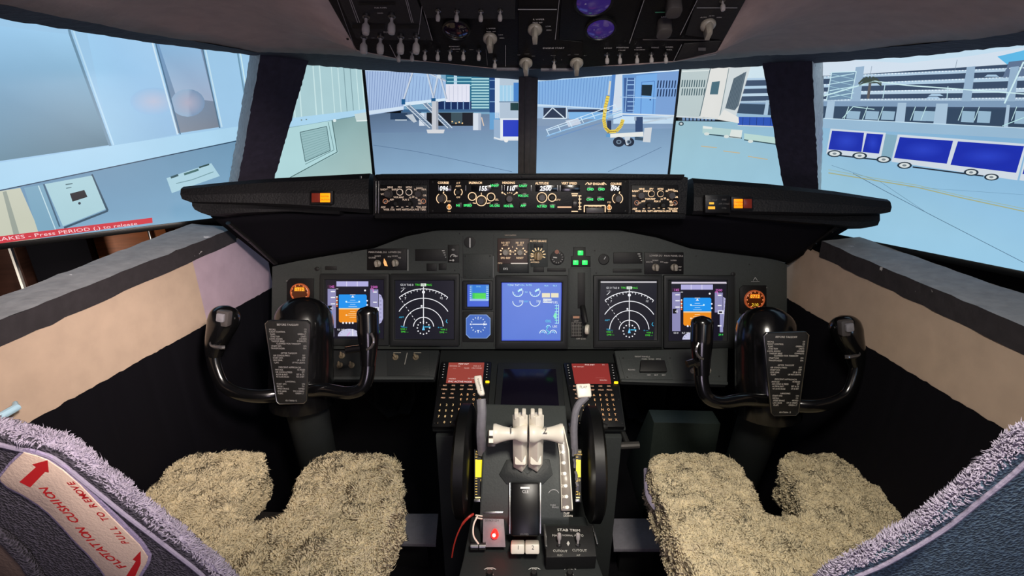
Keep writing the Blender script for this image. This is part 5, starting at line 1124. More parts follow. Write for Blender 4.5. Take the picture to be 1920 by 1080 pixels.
def cdu(sg, c0, lab, lines, hdr):
    """c0: list of body corners in pixels tl,tr,br,bl"""
    tl, tr, br, bl = c0
    def Q(u, v):                                                     # u,v in 0..1 over the body
        t = (tl[0]+(tr[0]-tl[0])*u, tl[1]+(tr[1]-tl[1])*u); q = (bl[0]+(br[0]-bl[0])*u, bl[1]+(br[1]-bl[1])*u)
        A_ = CF.uv(*t); B_ = CF.uv(*q); return (A_[0]+(B_[0]-A_[0])*v, A_[1]+(B_[1]-A_[1])*v)
    rr = root('keypad_unit', lab, 'keypad', CF.M(*Q(.5, 1)).translation)
    gplate('body', rr, CF, [Q(0, 0), Q(1, 0), Q(1, 1), Q(0, 1)], 0, .016, M_blackpl, .002, uv=True)
    Z = .0162
    red = (92, 40, 34)
    p = Paint(CF)
    def QR(u0, v0, u1, v1, c, h): p.uvpoly([Q(u0, v0), Q(u1, v0), Q(u1, v1), Q(u0, v1)], c, h)
    QR(.15, .02, .86, .36, (150, 62, 52) if sg < 0 else (142, 44, 40), 1)
    mmp = CF.mm(870, 740)
    def T(t, u, v, hp, c):
        vs, fs = glyphs(t); k = hp*mmp/.7; o_ = Q(u, v)
        for f in fs: p.P.append(([(o_[0]+vs[i][0]*k, o_[1]+vs[i][1]*k, *lin(c)) for i in f], 2))
    for t, u, v, hp, c in lines: T(t, u, v, hp, c)
    p.build('screen', rr, SCREEN, .0002, Z, 'small dark red lit screen')
    me = {}
    def key(u, v, w=.006, hgt=.006, lit=(250, 200, 150), t=None):
        kk = (w, hgt)
        if kk not in me:
            b = MB(); b.prism(rrect(w, hgt, .001, 2), 0, .003, top=rrect(w*.85, hgt*.85, .001, 2)); me[kk] = b.mesh('key', M_key, .0004)
        q = Q(u, v); part('key', me[kk], rr, CF.M(q[0], q[1], .016))
        if t: keys.T.append((t, q, lit))
    keys = Paint(CF)
    for v in (.05, .09, .135, .18, .225, .27):
        for u in (.07, .93): key(u, v, .006, .0035, (200, 196, 190), '-')
    lab1 = ['INIT', 'RTE', 'CLB', 'CRZ', 'DES', 'MENU', 'LEGS', 'DEP', 'HOLD', 'PROG', 'N1', 'FIX', 'PREV', 'NEXT']
    ps = [(.14+.165*k, .405) for k in range(5)]+[(.14+.165*k, .465) for k in range(5)]+[(.14, .53), (.30, .53), (.14, .595), (.30, .595)]
    for t, (u, v) in zip(lab1, ps): key(u, v, .0125, .006, (250, 190, 150), t)
    for k, t in enumerate('ABCDEFGHIJKLMNOPQRSTUVWXYZ'): key(.50+.125*(k % 4) if False else .49+.118*(k % 5) if False else .48+.12*(k % 4) + 0, .545+.073*(k//4), .0072, .007, (255, 190, 130), t) if k < 24 else None
    for k, t in enumerate('123456789.0+'): key(.105+.12*(k % 3), .70+.082*(k//3) - .0, .007, .0072, (255, 214, 150), t)
    for t, q, c in keys.T:
        vs, fs = glyphs('###' if t is None else t); k = (2.6 if len(t) > 1 else 4.4)*mmp/.7
        if t == '-': k *= 1.4
        for f in fs: keys.P.append(([(q[0]+vs[i][0]*k, q[1]+vs[i][1]*k, *lin(c)) for i in f], 1))
    keys.build('key_legends', rr, BACKLIT, .0003, .0192)
    q = Q(.955, .345); b = MB(); b.prism(rrect(.011, .006, .002), 0, .004); part('yellow_lamp', b.mesh('lamp', M_yellowlamp, .0005), rr, CF.M(q[0], q[1], .016), 'small yellow lit lamp')
    for u, v in ((.04, .39), (.96, .6), (.04, .95), (.96, .95)): q = Q(u, v); part('screw', ME_SCREW, rr, CF.M(q[0], q[1], .016))
M_yellowlamp = mat('yellow_lamp', (255, 214, 30), .4, emit=((255, 200, 20), 1.3))
wc = (230, 196, 186)
cdu(-1, [(829, 684), (922, 684), (912, 806), (811, 806)], 'left backlit keypad with a dark red screen in the centre console',
    [('PERF INIT', .45, .045, 3.4, (255, 235, 225)), ('GW/CRZ CG', .28, .08, 2.6, wc), ('CRZ ALT', .72, .08, 2.6, wc), ('---.-', .28, .115, 2.8, wc), ('FL350', .52, .115, 2.8, wc), ('CRZ WIND', .72, .115, 2.8, wc), ('<INDEX', .26, .29, 2.8, wc), ('N1 LIMIT>', .66, .285, 2.8, wc), ('FMC ACTIVE MODE', .42, .335, 3.6, (255, 240, 240))], 0)
cdu(1, [(1056, 686), (1152, 686), (1170, 806), (1077, 806)], 'right backlit keypad with a dark red screen, partly behind the flap lever',
    [('POS INIT', .5, .04, 3.4, (255, 235, 225)), ('1/3', .76, .04, 2.8, wc), ('REF AIRPORT', .28, .075, 2.4, wc), ('------------', .66, .26, 3, (200, 120, 110)), ('ROUTE>', .72, .30, 2.6, wc)], 0)
# ================================================================ throttle quadrant
QF = Frame(W(990, 900, 1.01), (1, 0, 0), W(990, 840, 1.035)-W(990, 960, .985))
def qw(px, py, h=0): return QF.Mpx(px, py, h).translation
r = root('throttle_quadrant', 'grey throttle quadrant with white thrust levers between the two seats', 'throttle quadrant', (0, .85, 0))
q1 = qw(990, 800); q2 = qw(990, 972)
prof = [(1.0, .50), (.985, .60), (.94, .668), (q1.y+.035, q1.z+.012), (q1.y, q1.z), (qw(990, 860, .004).y, qw(990, 860, .004).z), (qw(990, 920, .004).y, qw(990, 920, .004).z), (q2.y, q2.z), (q2.y+.02, .1), (q2.y+.03, .002), (1.0, .002)]
b = MB(); HW = .094
Mx = Matrix(((0, 0, 1, 0), (1, 0, 0, 0), (0, 1, 0, 0), (0, 0, 0, 1)))     # profile (y,z) extruded along x
b.prism(prof, -HW, HW, Mx); part('housing', b.mesh('quadrant_housing', M_panel, .004, 2, 20), r)
gplate('slot_cover', r, QF, rc(958, 905, 1011, 1004), .004, .018, mat('slot_cover_black', (7, 7, 8), .32, bump=.02, spec=.25), .004, 'glossy black slot cover')
gplate('lever_guide', r, QF, [(950, 862), (976, 862), (976, 876), (989, 889), (1002, 876), (1002, 862), (1030, 862), (1036, 890), (1018, 908), (950, 908), (936, 890)], .003, .007, M_panel2, .001)
for x in (956, 1013): gplate('side_rail', r, QF, rc(x-1.2, 905, x+1.2, 1000), .003, .012, M_metal, .0004)
p = Paint(QF); p.rect(976, 913, 993, 916.5, (235, 235, 235), 1); p.text('CLE', 985, 921.5, 5, (220, 220, 220), 1); p.text('(CLOSE)', 983, 1000, 3, (100, 100, 100), 1)
p.build('lettering', r, PRINT, .0003, .0181)
p = Paint(QF); p.text('PARK', 1037, 947, 3, (150, 150, 150), 1); p.text('BRAKE', 1041, 951, 3, (150, 150, 150), 1); p.text('FLAP', 1062, 962, 3.6, (220, 214, 200), 1); p.text('DOWN', 1065, 967, 3.6, (220, 214, 200), 1); p.arc(1038, 928, 10, 20, 160, 1.2, (150, 150, 150), 1); p.build('lettering', r, PRINT, .0003, .0045)
# thrust levers: curved white arm, horizontal grip, reverser above
def lever(sg, num):
    x0 = 990+sg*14
    b = MB(); P = [qw(x0, 874, .005), qw(x0, 858, .03), qw(x0, 838, .055), qw(x0, 822, .075)]
    b.tube(smooth_path(P, 4), .0165, 4, flat=1, up=(1, 0, 1)); me = b.mesh('arm', M_ivory, .002)
    lv = part('thrust_lever', me, r, None, 'cream thrust lever with numeral %d' % num)
    # grip: flared bobbin lying across
    c0 = qw(990+sg*2, 821, .085); c1 = qw(990+sg*60, 821, .085); ax = (c1-c0)
    b = MB(); n = 14; pts = [c0+ax*(k/n) for k in range(n+1)]
    rad = [.013+.0 if k < 4 else .012+.0105*max(0, (k-6)/(n-6))**1.6 for k in range(n+1)]; rad[0] = .0175; rad[1] = .0185; rad[2] = .0185; rad[3] = .017; rad[4] = .015; rad[-1] *= .9
    b.tube(pts, rad, 22, up=(0, 0, 1)); g_ = part('grip', b.mesh('grip', M_ivory), lv)
    T = Frame(qw(990+sg*34, 821, .1015), (1, 0, 0), QF.V)
    p = Paint(T); p.text(str(num), 990+sg*32, 806, 13, (30, 28, 28), 1); p.build('numeral', lv, PRINT, .0003, 0)
    # reverse thrust lever
    b = MB(); P = [qw(x0, 836, .050), qw(x0, 815, .070), qw(x0, 800, .082), qw(x0, 788, .090)]
    P = smooth_path(P, 4); vs = []
    b.tube(P, [.0165]*len(P), 4, flat=1, up=(1, 0, 1))
    for k in (-1, 1): e = qw(x0+k*6.5, 787, .092); b.box((e.x, e.y, e.z), (.0085, .018, .016))
    part('reverse_lever', b.mesh('reverse', M_ivory, .002), lv)
    b = MB(); e = qw(x0, 858, .026); 
    b.prism(rrect(.024, .034, .004), -.012, .014, Matrix.Translation(e) @ QF.M().to_3x3().to_4x4()); part('pivot_block', b.mesh('block', M_ivory, .002), lv)
lever(-1, 1); lever(1, 2)
# fuel cutoff levers
LFm = Frame(W(985, 1022, .955), (1, 0, 0), (0, .6, .8))
for x0, x1, n_ in ((958, 983.5, 1), (984.5, 1011, 2)):
    lv = gplate('cutoff_lever', r, LFm, [(x0, 1016), (x1, 1016), (x1, 1035), (x0, 1035)], -.02, .02, M_ivory, .003, 'small cream lever with numeral %d' % n_)
    p = Paint(LFm); p.text(str(n_), (x0+x1)/2+1, 1022, 7, (40, 38, 36), 1); p.build('numeral', lv, PRINT, .0003, .0203)
# speed brake lever, left
b = MB(); b.tube(smooth_path([qw(903, 850, -.01), qw(904, 815, .035), qw(907, 780, .055), qw(906, 757, .06)], 5), .008, 10, flat=1.3); e = part('speed_brake_lever', b.mesh('sb', M_alu), r, None, 'grey lever with a cream paddle handle')
SBF = Frame(qw(902, 735, .066), (1, 0, 0), QF.V)
b = MB(); b.prism(SBF.poly([(889, 706), (903, 704), (905, 720), (909, 738), (908, 742), (900, 743), (896, 738), (890, 716)]), -.006, .007); part('handle', b.mesh('h', M_ivory, .003, 3), e, SBF.M(), 'cream paddle handle')
p = Paint(SBF)
p.text('SPEED', 898, 717, 3.4, (60, 56, 52), 1, rot=-75); p.text('BRAKE', 901.5, 728, 3, (60, 56, 52), 1, rot=-75); p.build('lettering', e, PRINT, .0003, .0071)
# flap lever, right
b = MB(); b.tube(smooth_path([qw(1078, 848, -.01), qw(1074, 800, .03), qw(1078, 770, .05), qw(1094, 752, .06)], 5), .008, 10); e = part('flap_lever', b.mesh('fl', M_alu), r, None, 'grey lever with a cream square handle marked FLAP')
FLF = Frame(qw(1094, 735, .062), (1, 0, 0), QF.V)
b = MB(); b.prism(FLF.poly([(1079, 721), (1106, 720), (1109, 745), (1083, 747)]), -.008, .008); part('handle', b.mesh('h', M_ivory, .003, 3), e, FLF.M(), 'cream square handle')
p = Paint(FLF); p.text('FLAP', 1093, 727, 4.6, (60, 56, 50), 1); p.build('lettering', e, PRINT, .0003, .0082)
# flap scale strip with white LEDs
SF = Frame(qw(1061, 880, .006), QF.U, QF.V)
st = gplate('flap_scale', r, SF, [(1040, 800), (1058, 798), (1066, 840), (1074, 958), (1052, 958), (1050, 860)], -.006, .004, mat('smoky_scale', (112, 104, 94), .3, bump=.03), .001, 'lit flap scale strip')
p = Paint(SF)
for k, y in enumerate((806, 817, 831, 848, 868, 888, 911, 931, 951)):
    x = 1048+k*1.85 if k < 8 else 1062; x = 1050+(y-800)*.075
    p.disc(x+2, y, 3.4, (255, 246, 226), 2, n=10); p.text(('UP', '1', '2', '5', '10', '15', '25', '30', '40')[k], x-3, y, 5, (255, 240, 215), 3)
p.line([(1056, 800), (1066, 845), (1073, 955)], 1.8, (240, 226, 200), 2); p.line([(1045, 815), (1050, 860), (1053, 955)], 1.0, (220, 205, 180), 2)
p.build('scale_lights', st, BACKLIT, .0003, .0045)
gplate('scale_light', r, QF, [(916, 806), (930, 806), (930, 838), (914, 838)], .002, .010, mat('smoky_scale'), .002)
p = Paint(QF); p.rect(918, 808, 928, 818, (255, 250, 230), 1); p.rect(917, 823, 927, 831, (255, 246, 220), 1); p.build('lit_caption', r, BACKLIT, .0003, .0103, 'white lit caption block')
b = MB()
for i, (x, y) in enumerate(((1068, 795), (1071, 815), (1073, 840), (1076, 862), (1079, 885), (1081, 905))): b.tube([qw(x, y, .0), qw(x+1, y+6, .012), qw(x+1.5, y+14, .0)], .003, 6)
part('cable_loom', b.mesh('loom', M_alu), r)
# trim wheels with yellow-banded scales
for sg, xw, lab in ((-1, -.136, None), (1, .152, None)):
    b = MB(); b.lathe([(.03, -.015), (.114, -.016), (.125, -.010), (.125, .010), (.114, .016), (.03, .015)], 48)
    c = Vector((xw, .87, .565)); wl = part('trim_wheel', b.mesh('trim_wheel', mat('trim_wheel_black', (9, 9, 9), .45, bump=.05, scale=80, spec=.3)), r, Matrix.Translation(c) @ Matrix.Rotation(PI/2, 4, 'Y'))
    b = MB(); b.lathe([(.008, 0), (.009, .02), (.006, .028)], 12); part('crank', b.mesh('crank', M_rubber), wl, Matrix.Translation(c+Vector((sg*.010, .05, .06))) @ Matrix.Rotation(sg*PI/2, 4, 'Y'))
    TFm = Frame(QF.M(0, 0, -.012).translation, QF.U, QF.V)
    x0, x1 = (889, 908) if sg < 0 else (1078, 1090)
    s_ = gplate('trim_scale', r, TFm, rc(x0, 842, x1, 942), -.006, 0, M_rubber, .001)
    p = Paint(TFm); p.rect(x0+2, 862, x1-1, 895, (250, 228, 20), 1)
    p.text('NOSE', (x0+x1)/2, 847, 3.4, (250, 214, 120), 1); p.text('DOWN', (x0+x1)/2, 852, 3, (250, 200, 90), 1)
    for k, y in enumerate(range(857, 930, 5)):
        if not 862 < y < 895: p.line([(x0+2, y), (x0+6, y)], 1.2, (250, 205, 90), 2)
    p.text('10', x1-5, 900, 4.4, (250, 214, 120), 2); p.text('15', x1-5, 926, 4.4, (250, 210, 80), 2); p.line([(x0+2, 933), (x1-3, 933)], 2.5, (240, 224, 160), 2)
    p.build('lit_scale', s_, BACKLIT, .0003, 0.0002, 'yellow banded lit scale')
    g_ = gplate('scale_bracket', r, TFm, rc(x0, 936, x1-3, 941), 0, .006, M_metal, .001)

# ---- rear pedestal top
PF = Frame((0, .70, .455), (1, 0, 0), (0, 1, .12))
r = root('pedestal_panel', 'dark rear pedestal panel with STAB TRIM switches behind the throttle quadrant', 'control panel', (0, .6, 0))
b = MB(); ppts = PF.poly([(884, 968), (1098, 968), (1120, 1050), (1146, 1120), (850, 1120), (868, 1050)])
ya = PF.M(*ppts[0]).translation; 
gplate('top_plate', r, PF, ppts, -.01, 0, M_panel2, .003, uv=True)
w_ = [PF.M(*q).translation for q in ppts]; b = MB(); vs = [tuple(q-Vector((0, 0, .012))) for q in w_]+[(q.x, q.y, .0) for q in w_]
b.add(vs, [(0, 1, 2, 3, 4, 5), (11, 10, 9, 8, 7, 6)]+[(i, (i+1) % 6, 6+(i+1) % 6, 6+i) for i in range(6)]); part('body', b.mesh('pedestal_body', M_panel, .003), r)
PF_ = PF; PF = Frame((0, .66, .482), (1, 0, 0), (0, 1, .12))
sb = gplate('trim_panel', r, PF, [(1022, 991), (1110, 990), (1118, 1048), (1024, 1050)], -.03, .008, M_rubber, .001)
gplate('panel_edge', r, PF, [(1018, 988), (1022, 988), (1026, 1030), (1022, 1030)], 0, .010, M_metal, .0005); gplate('panel_edge', r, PF, [(1109, 988), (1112, 988), (1121, 1026), (1118, 1026)], 0, .010, M_metal, .0005)
p = Paint(PF); p.text('STAB TRIM', 1066, 999, 5, (225, 222, 216), 1, wid=1.25); p.text('MAIN', 1043, 1009, 4.4, (190, 188, 182), 1); p.text('NORMAL', 1064, 1009, 3.4, (190, 188, 182), 1); p.text('AUTO', 1085, 1009, 4.4, (190, 188, 182), 1)
p.poly([(1065, 1019), (1068, 1024), (1065, 1029), (1062, 1024)], (190, 188, 182), 1); p.text('CUTOUT', 1050, 1038, 4.6, (190, 188, 182), 1); p.text('CUTOUT', 1086, 1037, 4.6, (190, 188, 182), 1); p.text('ELEC', 1050, 1046, 3.4, (170, 168, 160), 1); p.text('A/P', 1084, 1046, 3.4, (170, 168, 160), 1)
p.build('lettering', sb, PRINT, .0003, .0082)
ME_PT = me_toggle(.026, .003, .0045)
for x in (1048, 1083): put('toggle_switch', ME_PT, sb, PF, x, 1028, .008, tilt=-25)
PF = PF_; p = Paint(PF)
for x, t in ((918, 'INBD'), (1001, 'FIRE'), (1068, 'TEST')):
    p.line([(x-10, 1068), (x-4, 1065), (x+6, 1065), (x+12, 1068)], 1.2, (200, 200, 196), 1); p.text(t, x+1, 1067, 3.4, (220, 218, 212), 1)
    p.disc(x, 1078, 7 if t != 'FIRE' else 3.5, (215, 213, 208), 1, ry=5)
p.build('lettering', r, PRINT, .0003, .0003)
for x in (918, 1001, 1068): put('selector_knob', ME_K2, r, PF, x, 1079, 0)
# parking brake bracket with red light
BF = Frame(W(925, 995, .975), (1, 0, 0), (0, .75, .66))
r = root('parking_brake_light', 'glowing red parking brake lamp on a metal bracket left of the black slot cover', 'lamp', BF.Mpx(925, 1030).translation)
gplate('bracket', r, BF, [(906, 961), (944, 961), (948, 1026), (905, 1026)], -.002, .001, M_alu, .0008)
b = MB(); b.prism(BF.poly([(906, 959), (944, 959), (944, 963), (906, 963)]), -.002, .008); part('bracket_flange', b.mesh('fl', M_metal, .0008), r, BF.M())
p = Paint(BF)
for t, x, y in (('PARKING', 925, 969), ('BRAKE', 917, 976), ('1234', 930, 976)): p.text(t, x, y, 3.6, (44, 40, 42), 1)
p.build('lettering', r, PRINT, .0003, .0011)
b = MB(); b.lathe([(.008, 0), (.0082, .006), (.006, .012), (.002, .0145)], 20, wob=lambda a, z: 1+.45*max(0, math.sin(a))**6); lens = put('red_lens', b.mesh('lens', mat('glowing_red_lens', (255, 30, 20), .3, bump=.02, emit=((255, 26, 20), 2.2))), r, BF, 928, 1003, .001, label='glowing red lens')
b = MB(); b.lathe([(.0035, 0), (.003, .001), (.001, .0015)], 12); put('bulb', b.mesh('bulb', mat('bulb_white_hot', (255, 220, 200), .3, bump=.02, emit=((255, 225, 205), 3.0))), lens, BF, 927, 1004, .0153, label='bright bulb tip')
for x0, x1 in ((883, 897), (899, 911)):
    b = MB(); a = BF.Mpx(x0, 1024, .002).translation; c = BF.Mpx(x1, 1024, .002).translation; b.tube([a, c], .007, 12); part('clamp', b.mesh('clamp', M_metal), r)
b = MB(); b.tube(smooth_path([BF.Mpx(x, y, h).translation for x, y, h in ((896, 968, .01), (889, 985, .012), (889, 1005, .012), (898, 1020, .008))], 6), .0018, 6); part('wire', b.mesh('wire', M_ivory), r, None, 'thin white wire')
for y in (966, 971): b = MB(); b.tube([BF.Mpx(892, y, .004).translation, BF.Mpx(905, y+2, .006).translation], .0016, 6); part('wire', b.mesh('wire', M_ivory), r)
b = MB(); b.tube(smooth_path([BF.Mpx(x, y, h).translation for x, y, h in ((888, 964, .004), (880, 970, .01), (868, 982, .004), (856, 1003, -.01), (847, 1025, -.03), (841, 1046, -.05))], 6), [.0026]*13+[.0016]*18, 6)
thing('red_wire', b.mesh('red_wire', mat('red_wire', (170, 50, 40), .45, bump=.02)), 'loose red wire hanging off the left of the pedestal beside the red lamp', 'wire')

# ================================================================ foot plates and under-panel box
for px, lab in (((721, 963, 822, 963, 817, 1020, 719, 1018), 'grey flat foot plate on the floor between the left seat and the pedestal'), ((1146, 972, 1240, 972, 1248, 1029, 1151, 1029), 'grey flat foot plate on the floor between the right seat and the pedestal')):
    P = [at_z(px[i], px[i+1], .14) for i in range(0, 8, 2)]
    b = MB(); b.add([tuple(q) for q in P]+[tuple(q-Vector((0, 0, .012))) for q in P], [(0, 1, 2, 3), (7, 6, 5, 4)]+[(i, (i+1) % 4, 4+(i+1) % 4, 4+i) for i in range(4)])
    c = sum(P, Vector())/4; rr = root('foot_plate', lab, 'foot plate', (c.x, c.y, 0)); part('plate', b.mesh('plate', M_alu, .001), rr)
    b = MB(); b.box((c.x, c.y, .064), (.10, .03, .128)); part('stand', b.mesh('stand', M_rubber, .002), rr)
bx = [W(1226, 792, 1.48), W(1350, 792, 1.48)]
b = MB(); b.prism([(bx[0].x, bx[0].y), (bx[1].x, bx[0].y), (bx[1].x+.02, bx[0].y+.28), (bx[0].x, bx[0].y+.28)], 0, bx[0].z, top=[(bx[0].x, bx[0].y), (bx[1].x, bx[0].y), (bx[1].x, bx[0].y+.07), (bx[0].x, bx[0].y+.07)])
thing('footwell_box', b.mesh('box', mat('green_grey_box', (44, 52, 48), .5, bump=.2, scale=120, var=.1), .003), 'dark green-grey box in the right footwell beyond the right seat', 'box')
b = MB(); a = W(1158, 836, 1.3); c = W(1198, 834, 1.3); b.tube([a, c], .010, 10); q_ = a.lerp(c, .5); b.tube([q_, q_+Vector((0, .12, -.02)), Vector((q_.x, a.y+.2, 0.003))], .008, 8)
thing('rudder_pedal', b.mesh('bar', mat('worn_steel_bar', (90, 88, 84), .4, metal=.6, bump=.1)), 'short metal pedal bar right of the centre console', 'pedal')
b = MB(); a = W(790, 836, 1.32); c = W(826, 834, 1.32); b.tube([a, c], .010, 10); b.tube([a.lerp(c, .5), Vector((a.lerp(c, .5).x, a.y, 0.003))], .008, 8)

# ================================================================ control yokes
CHK = [('BEFORE TAKEOFF', None, 0), None, ('RECALL', 'CK', 1), ('FLIGHT CONTROL', 'CK', 1), ('FLAPS', 'GREEN LT', 1), ('STAB TRIM', 'UNITS', 1), ('COWL DOORS', 'LOCKED', 1), ('TAKEOFF BRIEF', 'COMPLETE', 1), ('CLEARED FOR TAKEOFF', None, 0), ('START SWS', 'ON', 1), ('TRANSPONDER', 'ON', 1), None,
       ('AFTER TAKEOFF', None, 0), ('AIR COND & PRESS', 'SET', 1), ('START SWS', 'OFF', 1), ('LDG GEAR', 'UP & OFF', 1), ('FLAPS', 'UP NO LIGHTS', 1), None, ('DESCENT-APPROACH', None, 0), ('ANTI-ICE', 'AS REQD', 1), ('AIR COND & PRESS', 'SET', 1), ('ALTIM & INST', 'SET & CK', 1), ('N1 & IAS BUGS', 'CK & SET', 1), None, ('LANDING', None, 0), ('START SWS', 'ON', 1), ('RECALL', 'CK', 1), ('SPEED BRAKE', 'ARMED', 1), ('LDG GEAR', 'DN 3 GREEN', 1), ('FLAPS', 'GREEN LT', 1), None, None, ('65-73606-12', None, 0)]
def yoke(sg, cx, cy, plq, lab, bright, colpx):
    """sg=+1: the grip with switches is on the left (left yoke)"""
    T0 = 1.05
    def P(dx, dy, dt=0): return W(cx+sg*dx, cy+dy, T0+dt)
    r = root('control_yoke', lab, 'control yoke', (P(0, 0).x, P(0, 0).y+.1, 0))
    # hub shroud and column
    pts = [P(22, -98, .10), P(22, -92, .09), P(22, -80, .08), P(22, -58, .075), P(20, -20, .08), P(18, 40, .08), P(20, 80, .09)]
    b = MB(); b.tube(smooth_path(pts, 4), [.008+.052*min(1, math.sin(PI/2*min(1, k/8)))+.014*min(1, k/22) for k in range(25)], 28, up=(1, 0, 0))
    part('hub_shroud', b.mesh('shroud', M_gloss), r)
    a = P(22, 60, .10); e = W(colpx, 880, 1.35); e2 = e+(e-a)*((e.z-.005)/max(.01, a.z-e.z)) if a.z > e.z else e
    e2.z = .004
    b = MB(); b.tube([a, e, e2], .050, 24, up=(1, 0, 0)); part('column', b.mesh('column', M_panel2), r)
    # horns
    L = smooth_path([P(2, 60, .03), P(-50, 68, .0), P(-96, 64, -.01), P(-128, 48, -.01), P(-143, 18, -.01), P(-148, -12, -.01), P(-143, -36, -.01)], 6)
    R_ = smooth_path([P(14, 60, .03), P(60, 56, .01), P(105, 62, .0), P(132, 52, .0), P(142, 24, 0), P(143, -16, 0), P(141, -50, 0)], 6)
    b = MB(); b.tube(L, [.017-.002*math.sin(PI*k/36) for k in range(len(L))], 16, flat=.8, up=(0, -1, 0)); part('horn', b.mesh('horn', M_gloss), r)
    b = MB(); b.tube(R_, [.017-.002*math.sin(PI*k/36) for k in range(len(R_))], 16, flat=.8, up=(0, -1, 0)); part('horn', b.mesh('horn', M_gloss), r)
    # outer grip with switch block
    G = [P(-147, -8, -.01), P(-142, -34, -.012), P(-132, -62, -.014), P(-124, -86, -.012), P(-119, -102, -.008)]
    g = resample(smooth_path(G, 5), 34); b = MB(); b.tube(g, capr(g, [.018+.016*min(1, k/22) for k in range(34)], .028), 20, up=(1, 0, 0), flat=.9)
    gr = part('grip', b.mesh('grip', M_gloss), r)
    tr = Frame(P(-130, -78, -.042), (1, 0, 0), (0, .2, 1))
    b = MB(); b.prism(rrect(.026, .034, .004), -.012, .004, Matrix.Rotation(math.radians(-10*sg), 4, 'Z')); part('switch_housing', b.mesh('sw', M_metal if False else M_knobd, .0015), gr, tr.M())
    b = MB(); b.prism(rrect(.016, .018, .003), .004, .011, Matrix.Rotation(math.radians(-10*sg), 4, 'Z')); part('trim_switch', b.mesh('sw', M_alu, .0012), gr, tr.M(0, .003))
    b = MB(); c = P(-152, -44, -.03); b.tube(smooth_path([P(-136, -55, -.035), P(-150, -42, -.035), P(-151, -28, -.032), P(-136, -24, -.034), P(-126, -24, -.03)], 5), .0045, 8); part('trigger', b.mesh('trg', mat('glossy_trigger', (60, 58, 60), .12, coat=1)), gr)
    # inner grip
    G = [P(142, 10, 0), P(143, -30, 0), P(142, -70, 0), P(141, -101, 0)]
    g = resample(smooth_path(G, 5), 34); b = MB(); b.tube(g, capr(g, [.016+.008*min(1, k/18) for k in range(34)], .016), 20, up=(1, 0, 0)); gr2 = part('grip', b.mesh('grip', M_gloss), r)
    b = MB(); b.tube([P(150, -8, -.02), P(158, -14, -.022), P(170, -10, -.024)] if sg < 0 else [P(128, -22, -.02), P(112, -20, -.022), P(100, -18, -.024)], .008, 10); part('thumb_switch', b.mesh('ts', M_gloss), gr2)
    b = MB(); b.tube(smooth_path([P(148, -50, -.024), P(153, -36, -.026), P(148, -24, -.024), P(140, -20, -.02)], 4), .003, 8); part('trigger', b.mesh('trg', MATS['glossy_trigger']), gr2)
    # check-list placard
    mx = sum(q[0] for q in plq)/4; my = sum(q[1] for q in plq)/4
    PFm = Frame(W(mx, my, T0-.03), (1, 0, 0), (0, .12, 1))
    pl = gplate('checklist_placard', r, PFm, [(plq[0][0]+6, plq[0][1]), (plq[1][0]-6, plq[1][1]), (plq[1][0], plq[1][1]+6), (plq[2][0], plq[2][1]-5), (plq[2][0]-5, plq[2][1]), (plq[3][0]+5, plq[3][1]), (plq[3][0], plq[3][1]-5), (plq[0][0], plq[0][1]+6)], -.0065, .001, M_rubber, .0008, 'black placard with white check-list text')
    b = MB(); ring_ = [PFm.Mpx(*q, .001).translation for q in ((plq[0][0]+6, plq[0][1]), (plq[1][0]-6, plq[1][1]), (plq[1][0], plq[1][1]+6), (plq[2][0], plq[2][1]-5), (plq[2][0]-5, plq[2][1]), (plq[3][0]+5, plq[3][1]), (plq[3][0], plq[3][1]-5), (plq[0][0], plq[0][1]+6), (plq[0][0]+6, plq[0][1]))]
    b.tube(ring_, .0012, 6); part('rim', b.mesh('rim', M_metal), pl, None, 'pale metal rim')
    p = Paint(PFm); y = plq[0][1]+7.5; stp = (plq[2][1]-plq[0][1]-13)/(len(CHK)-1)
    for it in CHK:
        t = (y-plq[0][1])/(plq[3][1]-plq[0][1]); x0 = plq[0][0]+(plq[3][0]-plq[0][0])*t+5; x1 = plq[1][0]+(plq[2][0]-plq[1][0])*t-5
        if it:
            hh = 3.1 if y > plq[0][1]+9 else 3.8
            if it[1] is None: p.text(it[0], (x0+x1)/2, y, hh, bright, 1, wid=.95)
            else:
                w1 = len(it[0])*hh*.82*.82; w2 = len(it[1])*hh*.82*.82
                p.text(it[0], x0+w1/2, y, hh, bright, 1, wid=.82); p.text(it[1], x1-w2/2, y, hh, bright, 1, wid=.82)
        y += stp
    p.build('check_list_text', pl, PRINT, .0002, .0011)
    return r
yoke(1, 548, 675, [(498, 601), (581, 601), (575, 756), (519, 757)], 'black left control yoke with a check-list placard, behind the left seat notch', (150, 148, 146), 600)
yoke(-1, 1458, 693, [(1432, 624), (1516, 622), (1497, 778), (1446, 779)], 'black right control yoke with a check-list placard, behind the right seat notch', (205, 200, 190), 1392)

